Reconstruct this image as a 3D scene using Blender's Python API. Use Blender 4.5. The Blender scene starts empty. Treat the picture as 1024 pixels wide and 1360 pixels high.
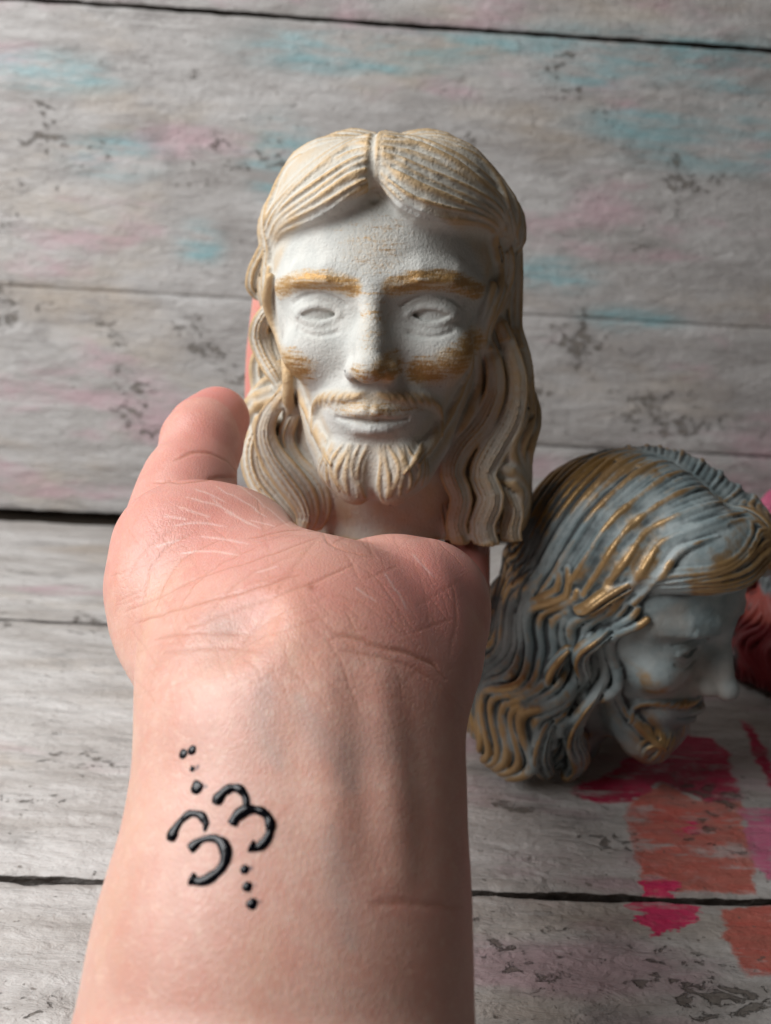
import bpy, bmesh, math, random
import numpy as np
from mathutils import Matrix, Vector

# ------------------------------------------------------------------ camera, light, exposure
S = 0.001                                   # everything below is planned in millimetres
FPX, PW, PH = 1150.0, 1024.0, 1360.0        # focal length in pixels of a 1024 x 1360 frame
PITCH, YAW, ROLL = math.radians(17), math.radians(2.3), math.radians(3.4)
CAM = np.array([0.0, 0.0, 175.0])
FW = np.array([math.sin(YAW) * math.cos(PITCH), math.cos(YAW) * math.cos(PITCH), -math.sin(PITCH)])
_R0 = np.array([math.cos(YAW), -math.sin(YAW), 0.0])
_U0 = np.cross(_R0, FW)
RT = _R0 * math.cos(ROLL) + _U0 * math.sin(ROLL)
UP = _U0 * math.cos(ROLL) - _R0 * math.sin(ROLL)

scene = bpy.context.scene
col = scene.collection
cam_data = bpy.data.cameras.new('camera')
cam = bpy.data.objects.new('camera', cam_data)
col.objects.link(cam)
scene.camera = cam
cam_data.sensor_fit = 'VERTICAL'
cam_data.sensor_height = 36.0
cam_data.lens = FPX / PH * 36.0
cam_data.clip_start, cam_data.clip_end = 0.01, 50.0
cam_data.dof.use_dof = True
cam_data.dof.focus_distance = 0.190
cam_data.dof.aperture_fstop = cam_data.lens / 1.9
m = Matrix.Identity(4)
for i in range(3):
    m[i][0], m[i][1], m[i][2], m[i][3] = RT[i], UP[i], -FW[i], CAM[i] * S
cam.matrix_world = m

world = bpy.data.worlds.new('World')
scene.world = world
world.use_nodes = True
bg = world.node_tree.nodes['Background']
bg.inputs[0].default_value = (1.0, 0.88, 0.78, 1)
bg.inputs[1].default_value = 0.038


def area_lamp(name, loc, target, size, power, colour):
    d = bpy.data.lights.new(name, 'AREA')
    d.shape = 'RECTANGLE'
    d.size, d.size_y = size
    d.energy, d.color = power, colour
    o = bpy.data.objects.new(name, d)
    col.objects.link(o)
    o.location = loc
    o.rotation_euler = (Vector(target) - Vector(loc)).to_track_quat('-Z', 'Y').to_euler()
    return o


area_lamp('window_light', (-0.42, 0.08, 0.46), (0.0, 0.21, 0.10), (0.42, 0.48), 6.1, (0.985, 0.99, 1.0))

vs = scene.view_settings
vs.view_transform, vs.look, vs.exposure, vs.gamma, vs.use_curve_mapping = 'Standard', 'None', 0.0, 1.0, False
scene.cycles.use_denoising = True
scene.cycles.max_bounces = 6
scene.cycles.use_adaptive_sampling = True
scene.cycles.adaptive_threshold = 0.02


# ------------------------------------------------------------------ helpers
def ray(px, py):
    return FW + RT * ((px - 512.0) / FPX) - UP * ((py - 680.0) / FPX)


def at(px, py, depth):
    return CAM + ray(px, py) * depth


def tag(o, label=None, cat=None, group=None, kind=None):
    for k, v in (('label', label), ('category', cat), ('group', group), ('kind', kind)):
        if v:
            o[k] = v
    return o


def empty(name, loc=(0, 0, 0)):
    o = bpy.data.objects.new(name, None)
    o.empty_display_size = 0.01
    o.location = loc
    col.objects.link(o)
    return o


def mesh_from(name, verts, faces, smooth=True):
    """verts (n,3) already in metres, faces (m,4) or list of tuples"""
    me = bpy.data.meshes.new(name)
    if isinstance(faces, np.ndarray):
        n, k = faces.shape
        me.vertices.add(len(verts))
        me.vertices.foreach_set('co', np.asarray(verts, np.float32).ravel())
        me.loops.add(n * k)
        me.loops.foreach_set('vertex_index', faces.astype(np.int32).ravel())
        me.polygons.add(n)
        me.polygons.foreach_set('loop_start', np.arange(0, n * k, k, dtype=np.int32))
        me.polygons.foreach_set('loop_total', np.full(n, k, np.int32))
        me.update(calc_edges=True)
    else:
        me.from_pydata([tuple(v) for v in verts], [], faces)
    me.polygons.foreach_set('use_smooth', np.full(len(me.polygons), smooth, bool))
    me.validate()
    me.update()
    return me


def obj(name, me, mat=None, parent=None):
    o = bpy.data.objects.new(name, me)
    if mat:
        me.materials.clear()
        me.materials.append(mat)
    col.objects.link(o)
    if parent:
        o.parent = parent
    return o


def attr(me, name, values):
    a = me.attributes.new(name, 'FLOAT', 'POINT')
    a.data.foreach_set('value', np.asarray(values, np.float32))


def spline(pts, n):
    """Catmull-Rom through the rows of pts, resampled evenly to n points"""
    p = np.asarray(pts, float)
    if len(p) == 2:
        t = np.linspace(0, 1, n)[:, None]
        return p[0] * (1 - t) + p[1] * t
    q = np.vstack([2 * p[0] - p[1], p, 2 * p[-1] - p[-2]])
    out = []
    for i in range(1, len(q) - 2):
        t = np.linspace(0, 1, 16, endpoint=False)[:, None]
        a, b, c, d = q[i - 1], q[i], q[i + 1], q[i + 2]
        out.append(0.5 * (2 * b + (c - a) * t + (2 * a - 5 * b + 4 * c - d) * t ** 2 + (3 * b - a - 3 * c + d) * t ** 3))
    out = np.vstack(out + [p[-1:]])
    s = np.concatenate([[0], np.cumsum(np.linalg.norm(np.diff(out[:, :3], axis=0), axis=1))])
    u = np.linspace(0, s[-1], n)
    return np.stack([np.interp(u, s, out[:, k]) for k in range(out.shape[1])], 1)


def sstep(e0, e1, x):
    t = np.clip((x - e0) / (e1 - e0), 0, 1)
    return t * t * (3 - 2 * t)


class Sdf:
    """a signed distance grid that clay is added to and cut from"""

    def __init__(self, lo, hi, res):
        self.lo, self.res = np.asarray(lo, float), res
        self.n = np.ceil((np.asarray(hi, float) - self.lo) / res).astype(int) + 1
        self.v = np.full(self.n, 12.0, np.float32)
        self.ax = [(self.lo[i] + res * np.arange(self.n[i])).astype(np.float32) for i in range(3)]

    def box(self, lo, hi):
        a = np.clip(np.floor((np.asarray(lo) - self.lo) / self.res).astype(int), 0, self.n)
        b = np.clip(np.ceil((np.asarray(hi) - self.lo) / self.res).astype(int) + 1, 0, self.n)
        if np.any(b <= a):
            return None
        s = tuple(slice(a[i], b[i]) for i in range(3))
        return s, self.ax[0][s[0]][:, None, None], self.ax[1][s[1]][None, :, None], self.ax[2][s[2]][None, None, :]

    def put(self, lo, hi, fn, k=1.0, cut=False):
        g = self.box(lo, hi)
        if g is None:
            return
        s, x, y, z = g
        d = fn(x, y, z)
        a = self.v[s]
        if cut:
            d = -d
            h = np.maximum(k - np.abs(a - d), 0) / k
            self.v[s] = np.maximum(a, d) + h * h * (k * 0.25)
        else:
            h = np.maximum(k - np.abs(a - d), 0) / k
            self.v[s] = np.minimum(a, d) - h * h * (k * 0.25)

    def ell(self, c, r, k=2.0, cut=False, rot=None):
        c, r = np.asarray(c, float), np.asarray(r, float)
        m = np.eye(3) if rot is None else np.array(rot.to_matrix()).T
        pad = k + 1.5
        ext = (r if rot is None else np.full(3, r.max())) + pad

        def fn(x, y, z):
            x, y, z = x - c[0], y - c[1], z - c[2]
            if rot is not None:
                x, y, z = (m[0, 0] * x + m[0, 1] * y + m[0, 2] * z, m[1, 0] * x + m[1, 1] * y + m[1, 2] * z,
                           m[2, 0] * x + m[2, 1] * y + m[2, 2] * z)
            k0 = np.sqrt((x / r[0]) ** 2 + (y / r[1]) ** 2 + (z / r[2]) ** 2)
            k1 = np.sqrt((x / r[0] ** 2) ** 2 + (y / r[1] ** 2) ** 2 + (z / r[2] ** 2) ** 2) + 1e-6
            return (k0 * (k0 - 1) / k1).astype(np.float32)
        self.put(c - ext, c + ext, fn, k, cut)

    def tube(self, pts, rad, k=0.6, cut=False, flat=None):
        """chain of round cones, joined hard along its length and blended once; flat=(direction, factor) squashes it along a direction"""
        pts = np.asarray(pts, float)
        rad = np.broadcast_to(np.asarray(rad, float), (len(pts),))
        fat = 1 if flat is None else max(1, 1 / flat[1])
        pad = rad.max() * fat + k + 0.8
        g = self.box(pts.min(0) - pad, pts.max(0) + pad)
        if g is None:
            return
        s, X, Y, Z = g
        loc = np.full(self.v[s].shape, 12.0, np.float32)
        off = np.array([q.start for q in s])
        for i in range(len(pts) - 1):
            a, b, ra, rb = pts[i], pts[i + 1], rad[i], rad[i + 1]
            pd = max(ra, rb) * fat + k + 0.8
            h = self.box(np.minimum(a, b) - pd, np.maximum(a, b) + pd)
            if h is None:
                continue
            q, x, y, z = h
            q = tuple(slice(q[j].start - off[j], q[j].stop - off[j]) for j in range(3))
            ba = b - a
            L = float(ba @ ba) + 1e-9
            x, y, z = x - np.float32(a[0]), y - np.float32(a[1]), z - np.float32(a[2])
            t = np.clip((x * ba[0] + y * ba[1] + z * ba[2]) / L, 0, 1).astype(np.float32)
            x, y, z = x - t * np.float32(ba[0]), y - t * np.float32(ba[1]), z - t * np.float32(ba[2])
            d2 = x * x + y * y + z * z
            if flat is not None:
                e = x * flat[0][0] + y * flat[0][1] + z * flat[0][2]
                d2 = d2 + e * e * (flat[1] ** 2 - 1)
            loc[q] = np.minimum(loc[q], np.sqrt(d2) - (ra + t * (rb - ra)))
        a = self.v[s]
        if cut:
            loc = -loc
        h = np.maximum(k - np.abs(a - loc), 0) / k
        self.v[s] = (np.maximum(a, loc) + h * h * (k * 0.25)) if cut else (np.minimum(a, loc) - h * h * (k * 0.25))

    def sample(self, p):
        q = (np.asarray(p) - self.lo) / self.res
        q = np.clip(q, 0, self.n - 1.001)
        i = q.astype(int)
        f = q - i
        r = 0
        for dx in (0, 1):
            for dy in (0, 1):
                for dz in (0, 1):
                    w = (f[..., 0] if dx else 1 - f[..., 0]) * (f[..., 1] if dy else 1 - f[..., 1]) * (f[..., 2] if dz else 1 - f[..., 2])
                    r = r + w * self.v[i[..., 0] + dx, i[..., 1] + dy, i[..., 2] + dz]
        return r

    def normal(self, p):
        h = self.res * 1.5
        n = np.stack([self.sample(p + d) - self.sample(p - d) for d in np.eye(3) * h], -1)
        return n / (np.linalg.norm(n, axis=-1)[..., None] + 1e-9)

    def march(self, o, d, length, step=0.25):
        """first hit of each ray (o, d rows) with the clay; misses get the closest approach"""
        o, d = np.atleast_2d(o), np.atleast_2d(d)
        t = np.arange(0, length, step)
        v = self.sample(o[:, None, :] + d[:, None, :] * t[None, :, None])
        hit = v < 0
        i = np.where(hit.any(1), hit.argmax(1), v.argmin(1))
        return o + d * t[i][:, None]

    def mesh(self):
        """naive surface nets: quads"""
        v = self.v
        s = v < 0
        c = [(i, j, k) for i in (0, 1) for j in (0, 1) for k in (0, 1)]
        nx, ny, nz = self.n
        cnt = np.zeros((nx - 1, ny - 1, nz - 1), np.int8)
        for (i, j, k) in c:
            cnt += s[i:nx - 1 + i, j:ny - 1 + j, k:nz - 1 + k]
        act = (cnt > 0) & (cnt < 8)
        idx = np.argwhere(act)
        vid = np.full(act.shape, -1, np.int32)
        vid[act] = np.arange(len(idx))
        val = np.stack([v[idx[:, 0] + i, idx[:, 1] + j, idx[:, 2] + k] for (i, j, k) in c], 1)
        acc = np.zeros((len(idx), 3))
        num = np.zeros(len(idx))
        for a in range(8):
            for b in range(a + 1, 8):
                if sum(abs(c[a][q] - c[b][q]) for q in range(3)) != 1:
                    continue
                mk = (val[:, a] < 0) != (val[:, b] < 0)
                t = val[mk, a] / (val[mk, a] - val[mk, b])
                acc[mk] += np.array(c[a]) + t[:, None] * (np.array(c[b]) - np.array(c[a]))
                num[mk] += 1
        pts = self.lo + (idx + acc / num[:, None]) * self.res
        faces = []
        for ax in range(3):
            o1, o2 = [q for q in range(3) if q != ax]
            sl0 = [slice(1, self.n[q] - 1) for q in range(3)]
            sl1 = list(sl0)
            sl0[ax] = slice(0, self.n[ax] - 1)
            sl1[ax] = slice(1, self.n[ax])
            e0, e1 = s[tuple(sl0)], s[tuple(sl1)]
            ch = np.argwhere(e0 != e1)
            flip = e0[tuple(ch.T)]
            base = ch.copy()
            base[:, o1] += 1
            base[:, o2] += 1
            q = []
            for (d1, d2) in ((-1, -1), (0, -1), (0, 0), (-1, 0)):
                w = base.copy()
                w[:, o1] += d1
                w[:, o2] += d2
                q.append(vid[tuple(w.T)])
            q = np.stack(q, 1)
            if ax == 1:
                flip = ~flip
            q[~flip] = q[~flip][:, ::-1]
            faces.append(q)
        return pts, np.vstack(faces)


def neighbours(faces):
    e = np.vstack([faces[:, [0, 1]], faces[:, [1, 2]], faces[:, [2, 3]], faces[:, [3, 0]]])
    return np.vstack([e, e[:, ::-1]])


def lap(vals, e, n):
    """mean over the neighbours"""
    deg = np.bincount(e[:, 0], minlength=n).astype(float)
    deg[deg == 0] = 1
    if vals.ndim == 1:
        return np.bincount(e[:, 0], vals[e[:, 1]], minlength=n) / deg
    return np.stack([np.bincount(e[:, 0], vals[e[:, 1], k], minlength=n) / deg for k in range(vals.shape[1])], 1)


def vnormals(p, f):
    nrm = np.cross(p[f[:, 2]] - p[f[:, 0]], p[f[:, 3]] - p[f[:, 1]])
    out = np.zeros_like(p)
    for k in range(4):
        for q in range(3):
            out[:, q] += np.bincount(f[:, k], nrm[:, q], minlength=len(p))
    return out / (np.linalg.norm(out, axis=1)[:, None] + 1e-12)


class Nodes:
    """tiny material node builder"""

    def __init__(self, name):
        self.mat = bpy.data.materials.new(name)
        self.mat.use_nodes = True
        self.t = self.mat.node_tree
        self.b = self.t.nodes['Principled BSDF']
        self.out = self.t.nodes['Material Output']
        self._obj = None

    def n(self, kind, **kw):
        x = self.t.nodes.new(kind)
        for k, v in kw.items():
            setattr(x, k, v)
        return x

    def link(self, src, dst):
        if isinstance(src, (int, float)):
            dst.default_value = src
        elif isinstance(src, (tuple, list)):
            dst.default_value = tuple(src) + ((1,) if len(src) == 3 and dst.type == 'RGBA' else ())
        else:
            self.t.links.new(src, dst)

    def pos(self, scale=(1, 1, 1), loc=(0, 0, 0), rot=(0, 0, 0)):
        if self._obj is None:
            self._obj = self.n('ShaderNodeTexCoord').outputs['Object']
        mp = self.n('ShaderNodeMapping')
        self.link(self._obj, mp.inputs['Vector'])
        mp.inputs['Scale'].default_value, mp.inputs['Location'].default_value = scale, loc
        mp.inputs['Rotation'].default_value = rot
        return mp.outputs[0]

    def noise(self, vec, scale, detail=4, rough=0.55, dist=0.0):
        x = self.n('ShaderNodeTexNoise')
        self.link(vec, x.inputs['Vector'])
        x.inputs['Scale'].default_value, x.inputs['Detail'].default_value = scale, detail
        x.inputs['Roughness'].default_value, x.inputs['Distortion'].default_value = rough, dist
        return x.outputs['Fac']

    def attr(self, name):
        return self.n('ShaderNodeAttribute', attribute_name=name).outputs['Fac']

    def math(self, op, a, b=0.0, c=0.0, clamp=False):
        x = self.n('ShaderNodeMath', operation=op, use_clamp=clamp)
        for i, q in enumerate((a, b, c)):
            self.link(q, x.inputs[i])
        return x.outputs[0]

    def ramp(self, v, lo, hi, a=0.0, b=1.0):
        x = self.n('ShaderNodeMapRange', interpolation_type='SMOOTHSTEP')
        self.link(v, x.inputs[0])
        for i, q in enumerate((lo, hi, a, b)):
            x.inputs[i + 1].default_value = q
        return x.outputs[0]

    def mix(self, f, a, b, mode='MIX'):
        x = self.n('ShaderNodeMix', data_type='RGBA', blend_type=mode)
        self.link(f, x.inputs[0])
        self.link(a, x.inputs[6])
        self.link(b, x.inputs[7])
        return x.outputs[2]

    def bump(self, h, strength, dist, prev=None):
        x = self.n('ShaderNodeBump')
        self.link(h, x.inputs['Height'])
        x.inputs['Strength'].default_value, x.inputs['Distance'].default_value = strength, dist
        if prev is not None:
            self.link(prev, x.inputs['Normal'])
        return x.outputs[0]

    def set(self, **kw):
        for k, v in kw.items():
            self.link(v, self.b.inputs[k.replace('_', ' ')])
        return self.mat


# ------------------------------------------------------------------ numpy value noise and polygons
_tab = np.random.RandomState(3).rand(64, 64).astype(np.float32)


def vnoise(x, y):
    xi, yi = np.floor(x).astype(int), np.floor(y).astype(int)
    fx, fy = x - xi, y - yi
    fx, fy = fx * fx * (3 - 2 * fx), fy * fy * (3 - 2 * fy)
    a, b = _tab[xi % 64, yi % 64], _tab[(xi + 1) % 64, yi % 64]
    c, d = _tab[xi % 64, (yi + 1) % 64], _tab[(xi + 1) % 64, (yi + 1) % 64]
    return (a * (1 - fx) + b * fx) * (1 - fy) + (c * (1 - fx) + d * fx) * fy - 0.5


def fbm(x, y, o=4):
    return sum(vnoise(x * 2 ** i + 17 * i, y * 2 ** i + 31 * i) * 0.55 ** i for i in range(o))


def poly_sd(x, y, poly):
    """signed distance to a polygon, negative inside"""
    P = np.asarray(poly, float)
    d = np.full(x.shape, 1e9)
    inside = np.zeros(x.shape, bool)
    for i in range(len(P)):
        a, b = P[i], P[(i + 1) % len(P)]
        e = b - a
        wx, wy = x - a[0], y - a[1]
        t = np.clip((wx * e[0] + wy * e[1]) / (e @ e), 0, 1)
        d = np.minimum(d, np.hypot(wx - t * e[0], wy - t * e[1]))
        c = ((a[1] <= y) & (b[1] > y)) | ((b[1] <= y) & (a[1] > y))
        with np.errstate(divide='ignore', invalid='ignore'):
            xc = a[0] + (y - a[1]) / (b[1] - a[1] + 1e-12) * e[0]
        inside ^= c & (x < xc)
    return np.where(inside, -d, d)


def on_floor(px, py):
    r = ray(px, py)
    return (CAM + r * (-CAM[2] / r[2]))[:2]


WALL_Y = 524.0


def on_wall(px, py):
    r = ray(px, py)
    q = CAM + r * (WALL_Y / r[1])
    return q[[0, 2]]


# ------------------------------------------------------------------ painted, worn planks
def plank_material(name, c_low, c_high):
    N = Nodes(name)
    gr = N.pos((5, 26, 26))                        # stretched along the board
    p = N.pos((1, 1, 1))
    base_n = N.noise(gr, 2.4, 6, .62, .4)
    base = N.mix(N.ramp(base_n, .3, .7), c_low, c_high)
    warm = N.ramp(N.noise(N.pos((3.2, 9, 9), (4, 2, 1)), 2.6, 4, .6), .5, .72)
    base = N.mix(N.math('MULTIPLY', warm, .5), base, (.46, .375, .285))
    lilac = N.ramp(N.noise(N.pos((4, 13, 13), (9, 5, 3)), 2.4, 4, .6), .54, .7)
    base = N.mix(N.math('MULTIPLY', lilac, .75), base, (.50, .345, .375))
    smudge = N.ramp(N.noise(N.pos((10, 24, 24), (6, 3, 8)), 2.2, 5, .66, .5), .52, .74)
    base = N.mix(N.math('MULTIPLY', smudge, .7), base, (.215, .20, .19))
    # teal wash, brushed on in streaks
    ts = N.noise(N.pos((7, 40, 40), (1, 8, 2)), 2.5, 5, .65, .3)
    teal = N.math('MULTIPLY', N.ramp(ts, .36, .66), N.ramp(N.attr('teal'), .05, .8))
    base = N.mix(N.math('MULTIPLY', teal, .8), base, (.20, .40, .43))
    # paint dabs, edges broken by noise
    en = N.math('ADD', N.math('SUBTRACT', N.noise(N.pos((60, 140, 140)), 1.6, 5, .62), .5), N.math('MULTIPLY', N.math('SUBTRACT', N.noise(N.pos((40, 60, 60), (3, 9, 1)), 1.0, 5, .75), .5), 2.2))
    streak = N.noise(N.pos((14, 120, 120), (3, 3, 3)), 2.2, 4, .6)
    for nm, c1, c2, amp in (('coral', (.58, .115, .085), (.50, .16, .12), 5), ('crimson', (.42, .008, .055), (.55, .02, .09), 5),
                            ('magenta', (.56, .10, .22), (.62, .18, .28), 6), ('hot', (.80, .015, .12), (.66, .04, .14), 12)):
        m = N.ramp(N.math('ADD', N.attr(nm), N.math('MULTIPLY', en, amp)), 1.0, -1.0)
        m = N.math('MULTIPLY', m, N.ramp(N.math('ADD', streak, N.math('MULTIPLY', en, .5)), .24, .50, .25, .97))
        base = N.mix(m, base, N.mix(N.ramp(streak, .3, .7), c1, c2))
    # chips down to dark wood, in clusters
    cl = N.noise(N.pos((13, 22, 22), (2, 7, 5)), 2.0, 3, .6)
    ch = N.noise(N.pos((170, 290, 290), (5, 1, 9)), 1.0, 6, .66, .4)
    v = N.math('ADD', N.math('MULTIPLY', cl, .62), N.math('MULTIPLY', ch, .62))
    v = N.math('ADD', v, N.math('MULTIPLY', N.attr('wear'), .12))
    chip = N.ramp(v, .80, .85)
    scr = N.ramp(N.noise(N.pos((22, 420, 420), (5, 5, 5), (.06, .03, .05)), 1.0, 4, .6), .62, .70)
    base = N.mix(N.math('MULTIPLY', scr, .35), base, (.66, .65, .63))
    wood = N.mix(N.noise(N.pos((30, 200, 200)), 2, 4), (.06, .046, .034), (.15, .12, .085))
    base = N.mix(N.math('MULTIPLY', chip, .72), base, wood)
    sm = N.ramp(N.noise(N.pos((260, 330, 330), (1, 2, 3)), 1.0, 3, .6), .655, .70)
    base = N.mix(N.math('MULTIPLY', sm, .7), base, (.14, .12, .10))
    base = N.mix(N.ramp(N.math('ADD', N.attr('side'), N.math('MULTIPLY', N.math('SUBTRACT', ch, .5), .8)), .42, .62), base, (.035, .027, .021))
    halo = N.ramp(v, .66, .82)
    base = N.mix(N.math('MULTIPLY', halo, .22), base, (.27, .25, .23))
    # relief: thick brushed paint, pits, chip edges
    h1 = N.noise(N.pos((45, 130, 130), (0, 0, 0), (0, 0, .25)), 1.6, 6, .62, .6)
    h2 = N.noise(N.pos((330, 420, 420)), 1.0, 4, .6)
    h3 = N.noise(N.pos((16, 40, 40), (7, 1, 4)), 2.0, 3, .5, .5)
    hh = N.math('ADD', N.math('MULTIPLY', h1, .9), N.math('MULTIPLY', h2, .28))
    hh = N.math('ADD', hh, N.math('MULTIPLY', h3, .8))
    hh = N.math('SUBTRACT', hh, N.math('MULTIPLY', chip, .35))
    nb = N.bump(hh, 1.0, .0020)
    return N.set(Base_Color=base, Roughness=N.ramp(h1, .3, .7, .62, .44), Normal=nb, Specular_IOR_Level=.35)


PAINT_WALL = plank_material('worn_grey_paint', (.33, .31, .295), (.49, .475, .46))
PAINT_TABLE = plank_material('worn_white_paint', (.42, .39, .36), (.62, .60, .575))
DABS = {
    'crimson': [[(755, 1048), (800, 1030), (850, 995), (900, 972), (945, 978), (968, 1000), (984, 1060), (940, 1064), (880, 1038), (840, 1062), (790, 1066)],
                [(985, 955), (1006, 972), (1034, 1032), (1026, 1046), (1002, 1008)]],
    'coral': [[(838, 1062), (880, 1034), (925, 1060), (985, 1064), (1000, 1140), (1006, 1184), (852, 1182), (846, 1130), (832, 1085)],
              [(952, 1203), (1100, 1190), (1100, 1292), (990, 1297), (966, 1250)]],
    'magenta': [[(985, 1074), (1100, 1068), (1100, 1180), (1018, 1168), (996, 1130)], [(1004, 742), (1100, 730), (1100, 812), (1010, 806)]],
    'hot': [[(838, 1186), (942, 1188), (916, 1236), (870, 1247), (845, 1226)], [(872, 1078), (932, 1094), (926, 1108), (886, 1102)], [(852, 1168), (900, 1172), (900, 1190), (852, 1190)]],
}
FLOOR_DABS = {k: [[on_floor(*q) for q in poly] for poly in v] for k, v in DABS.items()}
WEAR_FLOOR = [(on_floor(a, b), r) for a, b, r in ((80, 1020, 16), (130, 1000, 12), (30, 1060, 14), (205, 1000, 10), (820, 1120, 16), (780, 1130, 14), (690, 1070, 10), (860, 1090, 16), (900, 1110, 14), (940, 1050, 14), (880, 1065, 18), (960, 1130, 10), (830, 1065, 12), (880, 1150, 12), (890, 1178, 14),
                                                  (650, 1245, 9), (700, 1290, 12), (880, 1265, 14), (770, 1250, 12), (60, 1340, 12), (10, 1330, 10), (940, 1330, 10), (60, 832, 30), (150, 835, 20), (690, 1320, 8))]
WEAR_WALL = [(on_wall(a, b), r) for a, b, r in ((770, 140, 26), (850, 545, 40), (890, 540, 30), (700, 545, 30), (220, 455, 30), (160, 520, 26), (300, 490, 22), (60, 385, 30), (860, 350, 18), (740, 555, 22),
                                                (760, 460, 22), (930, 235, 24), (40, 270, 24), (330, 190, 30), (80, 180, 26), (620, 230, 20), (140, 440, 16))]
TEAL_WALL = [(on_wall(a, b), rx, rz) for a, b, rx, rz in ((880, 72, 90, 14), (960, 190, 60, 16), (860, 165, 40, 10), (470, 72, 60, 12), (150, 205, 26, 12), (375, 215, 22, 22), (265, 325, 14, 12), (740, 365, 26, 10),
                                                         (60, 95, 40, 10), (1010, 110, 40, 14), (840, 425, 30, 8), (780, 90, 34, 10), (620, 60, 40, 8))]


def plank(parent, vertical, a0, a1, b0, b1, seed, thick=14.0, edge=0.9, rag=1.0, raw=(1, 1)):
    """one board, lying (a = x, b = y, top at z 0) or upright (a = x, b = z, face at y WALL_Y)"""
    na, nb = max(2, int((a1 - a0) / 2.5)), max(4, int((b1 - b0) / 2.5))
    a = np.linspace(a0, a1, na)
    b = np.concatenate([[0, 0, .004], np.linspace(.012, .988, nb), [.996, 1, 1]])
    A, T = np.meshgrid(a, b, indexing='ij')
    e_lo, e_hi = edge if isinstance(edge, tuple) else (edge, edge)
    r_lo, r_hi = rag if isinstance(rag, tuple) else (rag, rag)
    lo = b0 + e_lo + r_lo * 1.5 * np.abs(fbm(A / 26 + seed, A * 0 + seed * 3.3)) + r_lo * 1.2 * np.maximum(0, fbm(A / 9 + seed * 2, A * 0 + 5.1))
    hi = b1 - e_hi - r_hi * 1.5 * np.abs(fbm(A / 26 + seed * 5, A * 0 + seed * 1.3)) - r_hi * 1.2 * np.maximum(0, fbm(A / 9 + seed * 7, A * 0 + 2.2))
    Bv = lo + (hi - lo) * T
    e = np.minimum(Bv - lo, hi - Bv)
    H = -1.3 * np.exp(-e / 0.9) + 0.55 * fbm(A / 60 + seed, Bv / 14 + seed, 4) + 0.5 * fbm(A / 14, Bv / 9 + seed, 3)
    H[:, 0] = H[:, -1] = -thick
    H -= 0.4
    if vertical:
        V = np.stack([A, WALL_Y - H, Bv], -1)
    else:
        V = np.stack([A, Bv, H], -1)
    V = V.reshape(-1, 3)
    k = len(b)
    i = (np.arange(na - 1)[:, None] * k + np.arange(k - 1)[None]).ravel()
    F = np.stack([i, i + k, i + k + 1, i + 1], 1)
    if not vertical:
        pass
    me = mesh_from('plank', V * S, F)
    x, y = A.ravel(), Bv.ravel()
    for nm in DABS:
        d = np.full(x.shape, 50.0)
        if not vertical:
            for poly in FLOOR_DABS[nm]:
                d = np.minimum(d, poly_sd(x, y, poly))
        attr(me, nm, np.clip(d, -50, 50))
    w = np.zeros(x.shape)
    for (q, r) in (WEAR_WALL if vertical else WEAR_FLOOR):
        w = np.maximum(w, np.exp(-(((x - q[0]) / (r * 1.5)) ** 2 + ((y - q[1]) / r) ** 2)))
    w = np.maximum(w, .55 * np.exp(-e.ravel() / 3.0))
    attr(me, 'wear', w)
    sd = np.zeros(A.shape)
    sd[:, :2], sd[:, -2:] = raw[0], raw[1]
    sd[:, 2], sd[:, -3] = .45 * raw[0], .45 * raw[1]
    attr(me, 'side', sd.ravel())
    tl = np.zeros(x.shape)
    if vertical:
        for (q, rx, rz) in TEAL_WALL:
            tl = np.maximum(tl, np.exp(-(((x - q[0]) / rx) ** 2 + ((y - q[1]) / rz) ** 2)))
    attr(me, 'teal', tl)
    return obj('plank', me, PAINT_WALL if vertical else PAINT_TABLE, parent)


def backing(name, size, loc):
    bm = bmesh.new()
    bmesh.ops.create_cube(bm, size=1.0)
    for v in bm.verts:
        v.co = Vector((v.co.x * size[0] * S, v.co.y * size[1] * S, v.co.z * size[2] * S))
    bmesh.ops.bevel(bm, geom=list(bm.edges), offset=.0015, segments=2, affect='EDGES')
    me = bpy.data.meshes.new(name)
    bm.to_mesh(me)
    bm.free()
    N = Nodes('raw_wood')
    c = N.mix(N.noise(N.pos((8, 90, 90)), 2, 5), (.05, .038, .028), (.12, .095, .07))
    o = obj(name, me, N.set(Base_Color=c, Roughness=.85))
    o.location = Vector(loc) * S
    return tag(o, kind='structure')


table = backing('table', (1300, 700, 10), (0, 180, -20.5))
wall = backing('wall', (1300, 10, 480), (0, WALL_Y + 20.5, 222))
table_parts, wall_parts = table, wall
for i, (y0, y1) in enumerate(((-130, 40), (40, 205), (205, 375), (375, 519))):
    o = plank(None, False, -650, 650, y0, y1, 3.7 + i * 2.31, edge=(.6, .3, .3, .2)[i], rag=1.25)
    o.parent = table
    o.matrix_parent_inverse = table.matrix_world.inverted()
    o.location = -table.location
for i, (x0, x1, z0, z1) in enumerate(((-650, 62, 4, 141), (63, 650, 4, 62), (63, 650, 62.5, 141), (-650, 650, 141, 290), (-650, 650, 290, 440))):
    o = plank(None, True, x0, x1, z0, z1, 11.3 + i * 1.77, edge=((.1, .0), (.1, .06), (.06, .0), (.0, .4), (.4, .4))[i],
              rag=((.6, .12), (.6, .3), (.3, .12), (.12, .7), (.7, .7))[i], raw=((1, .25), (1, .5), (.5, .25), (.25, 1), (1, 1))[i])
    o.parent = wall
    o.location = -wall.location


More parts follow.
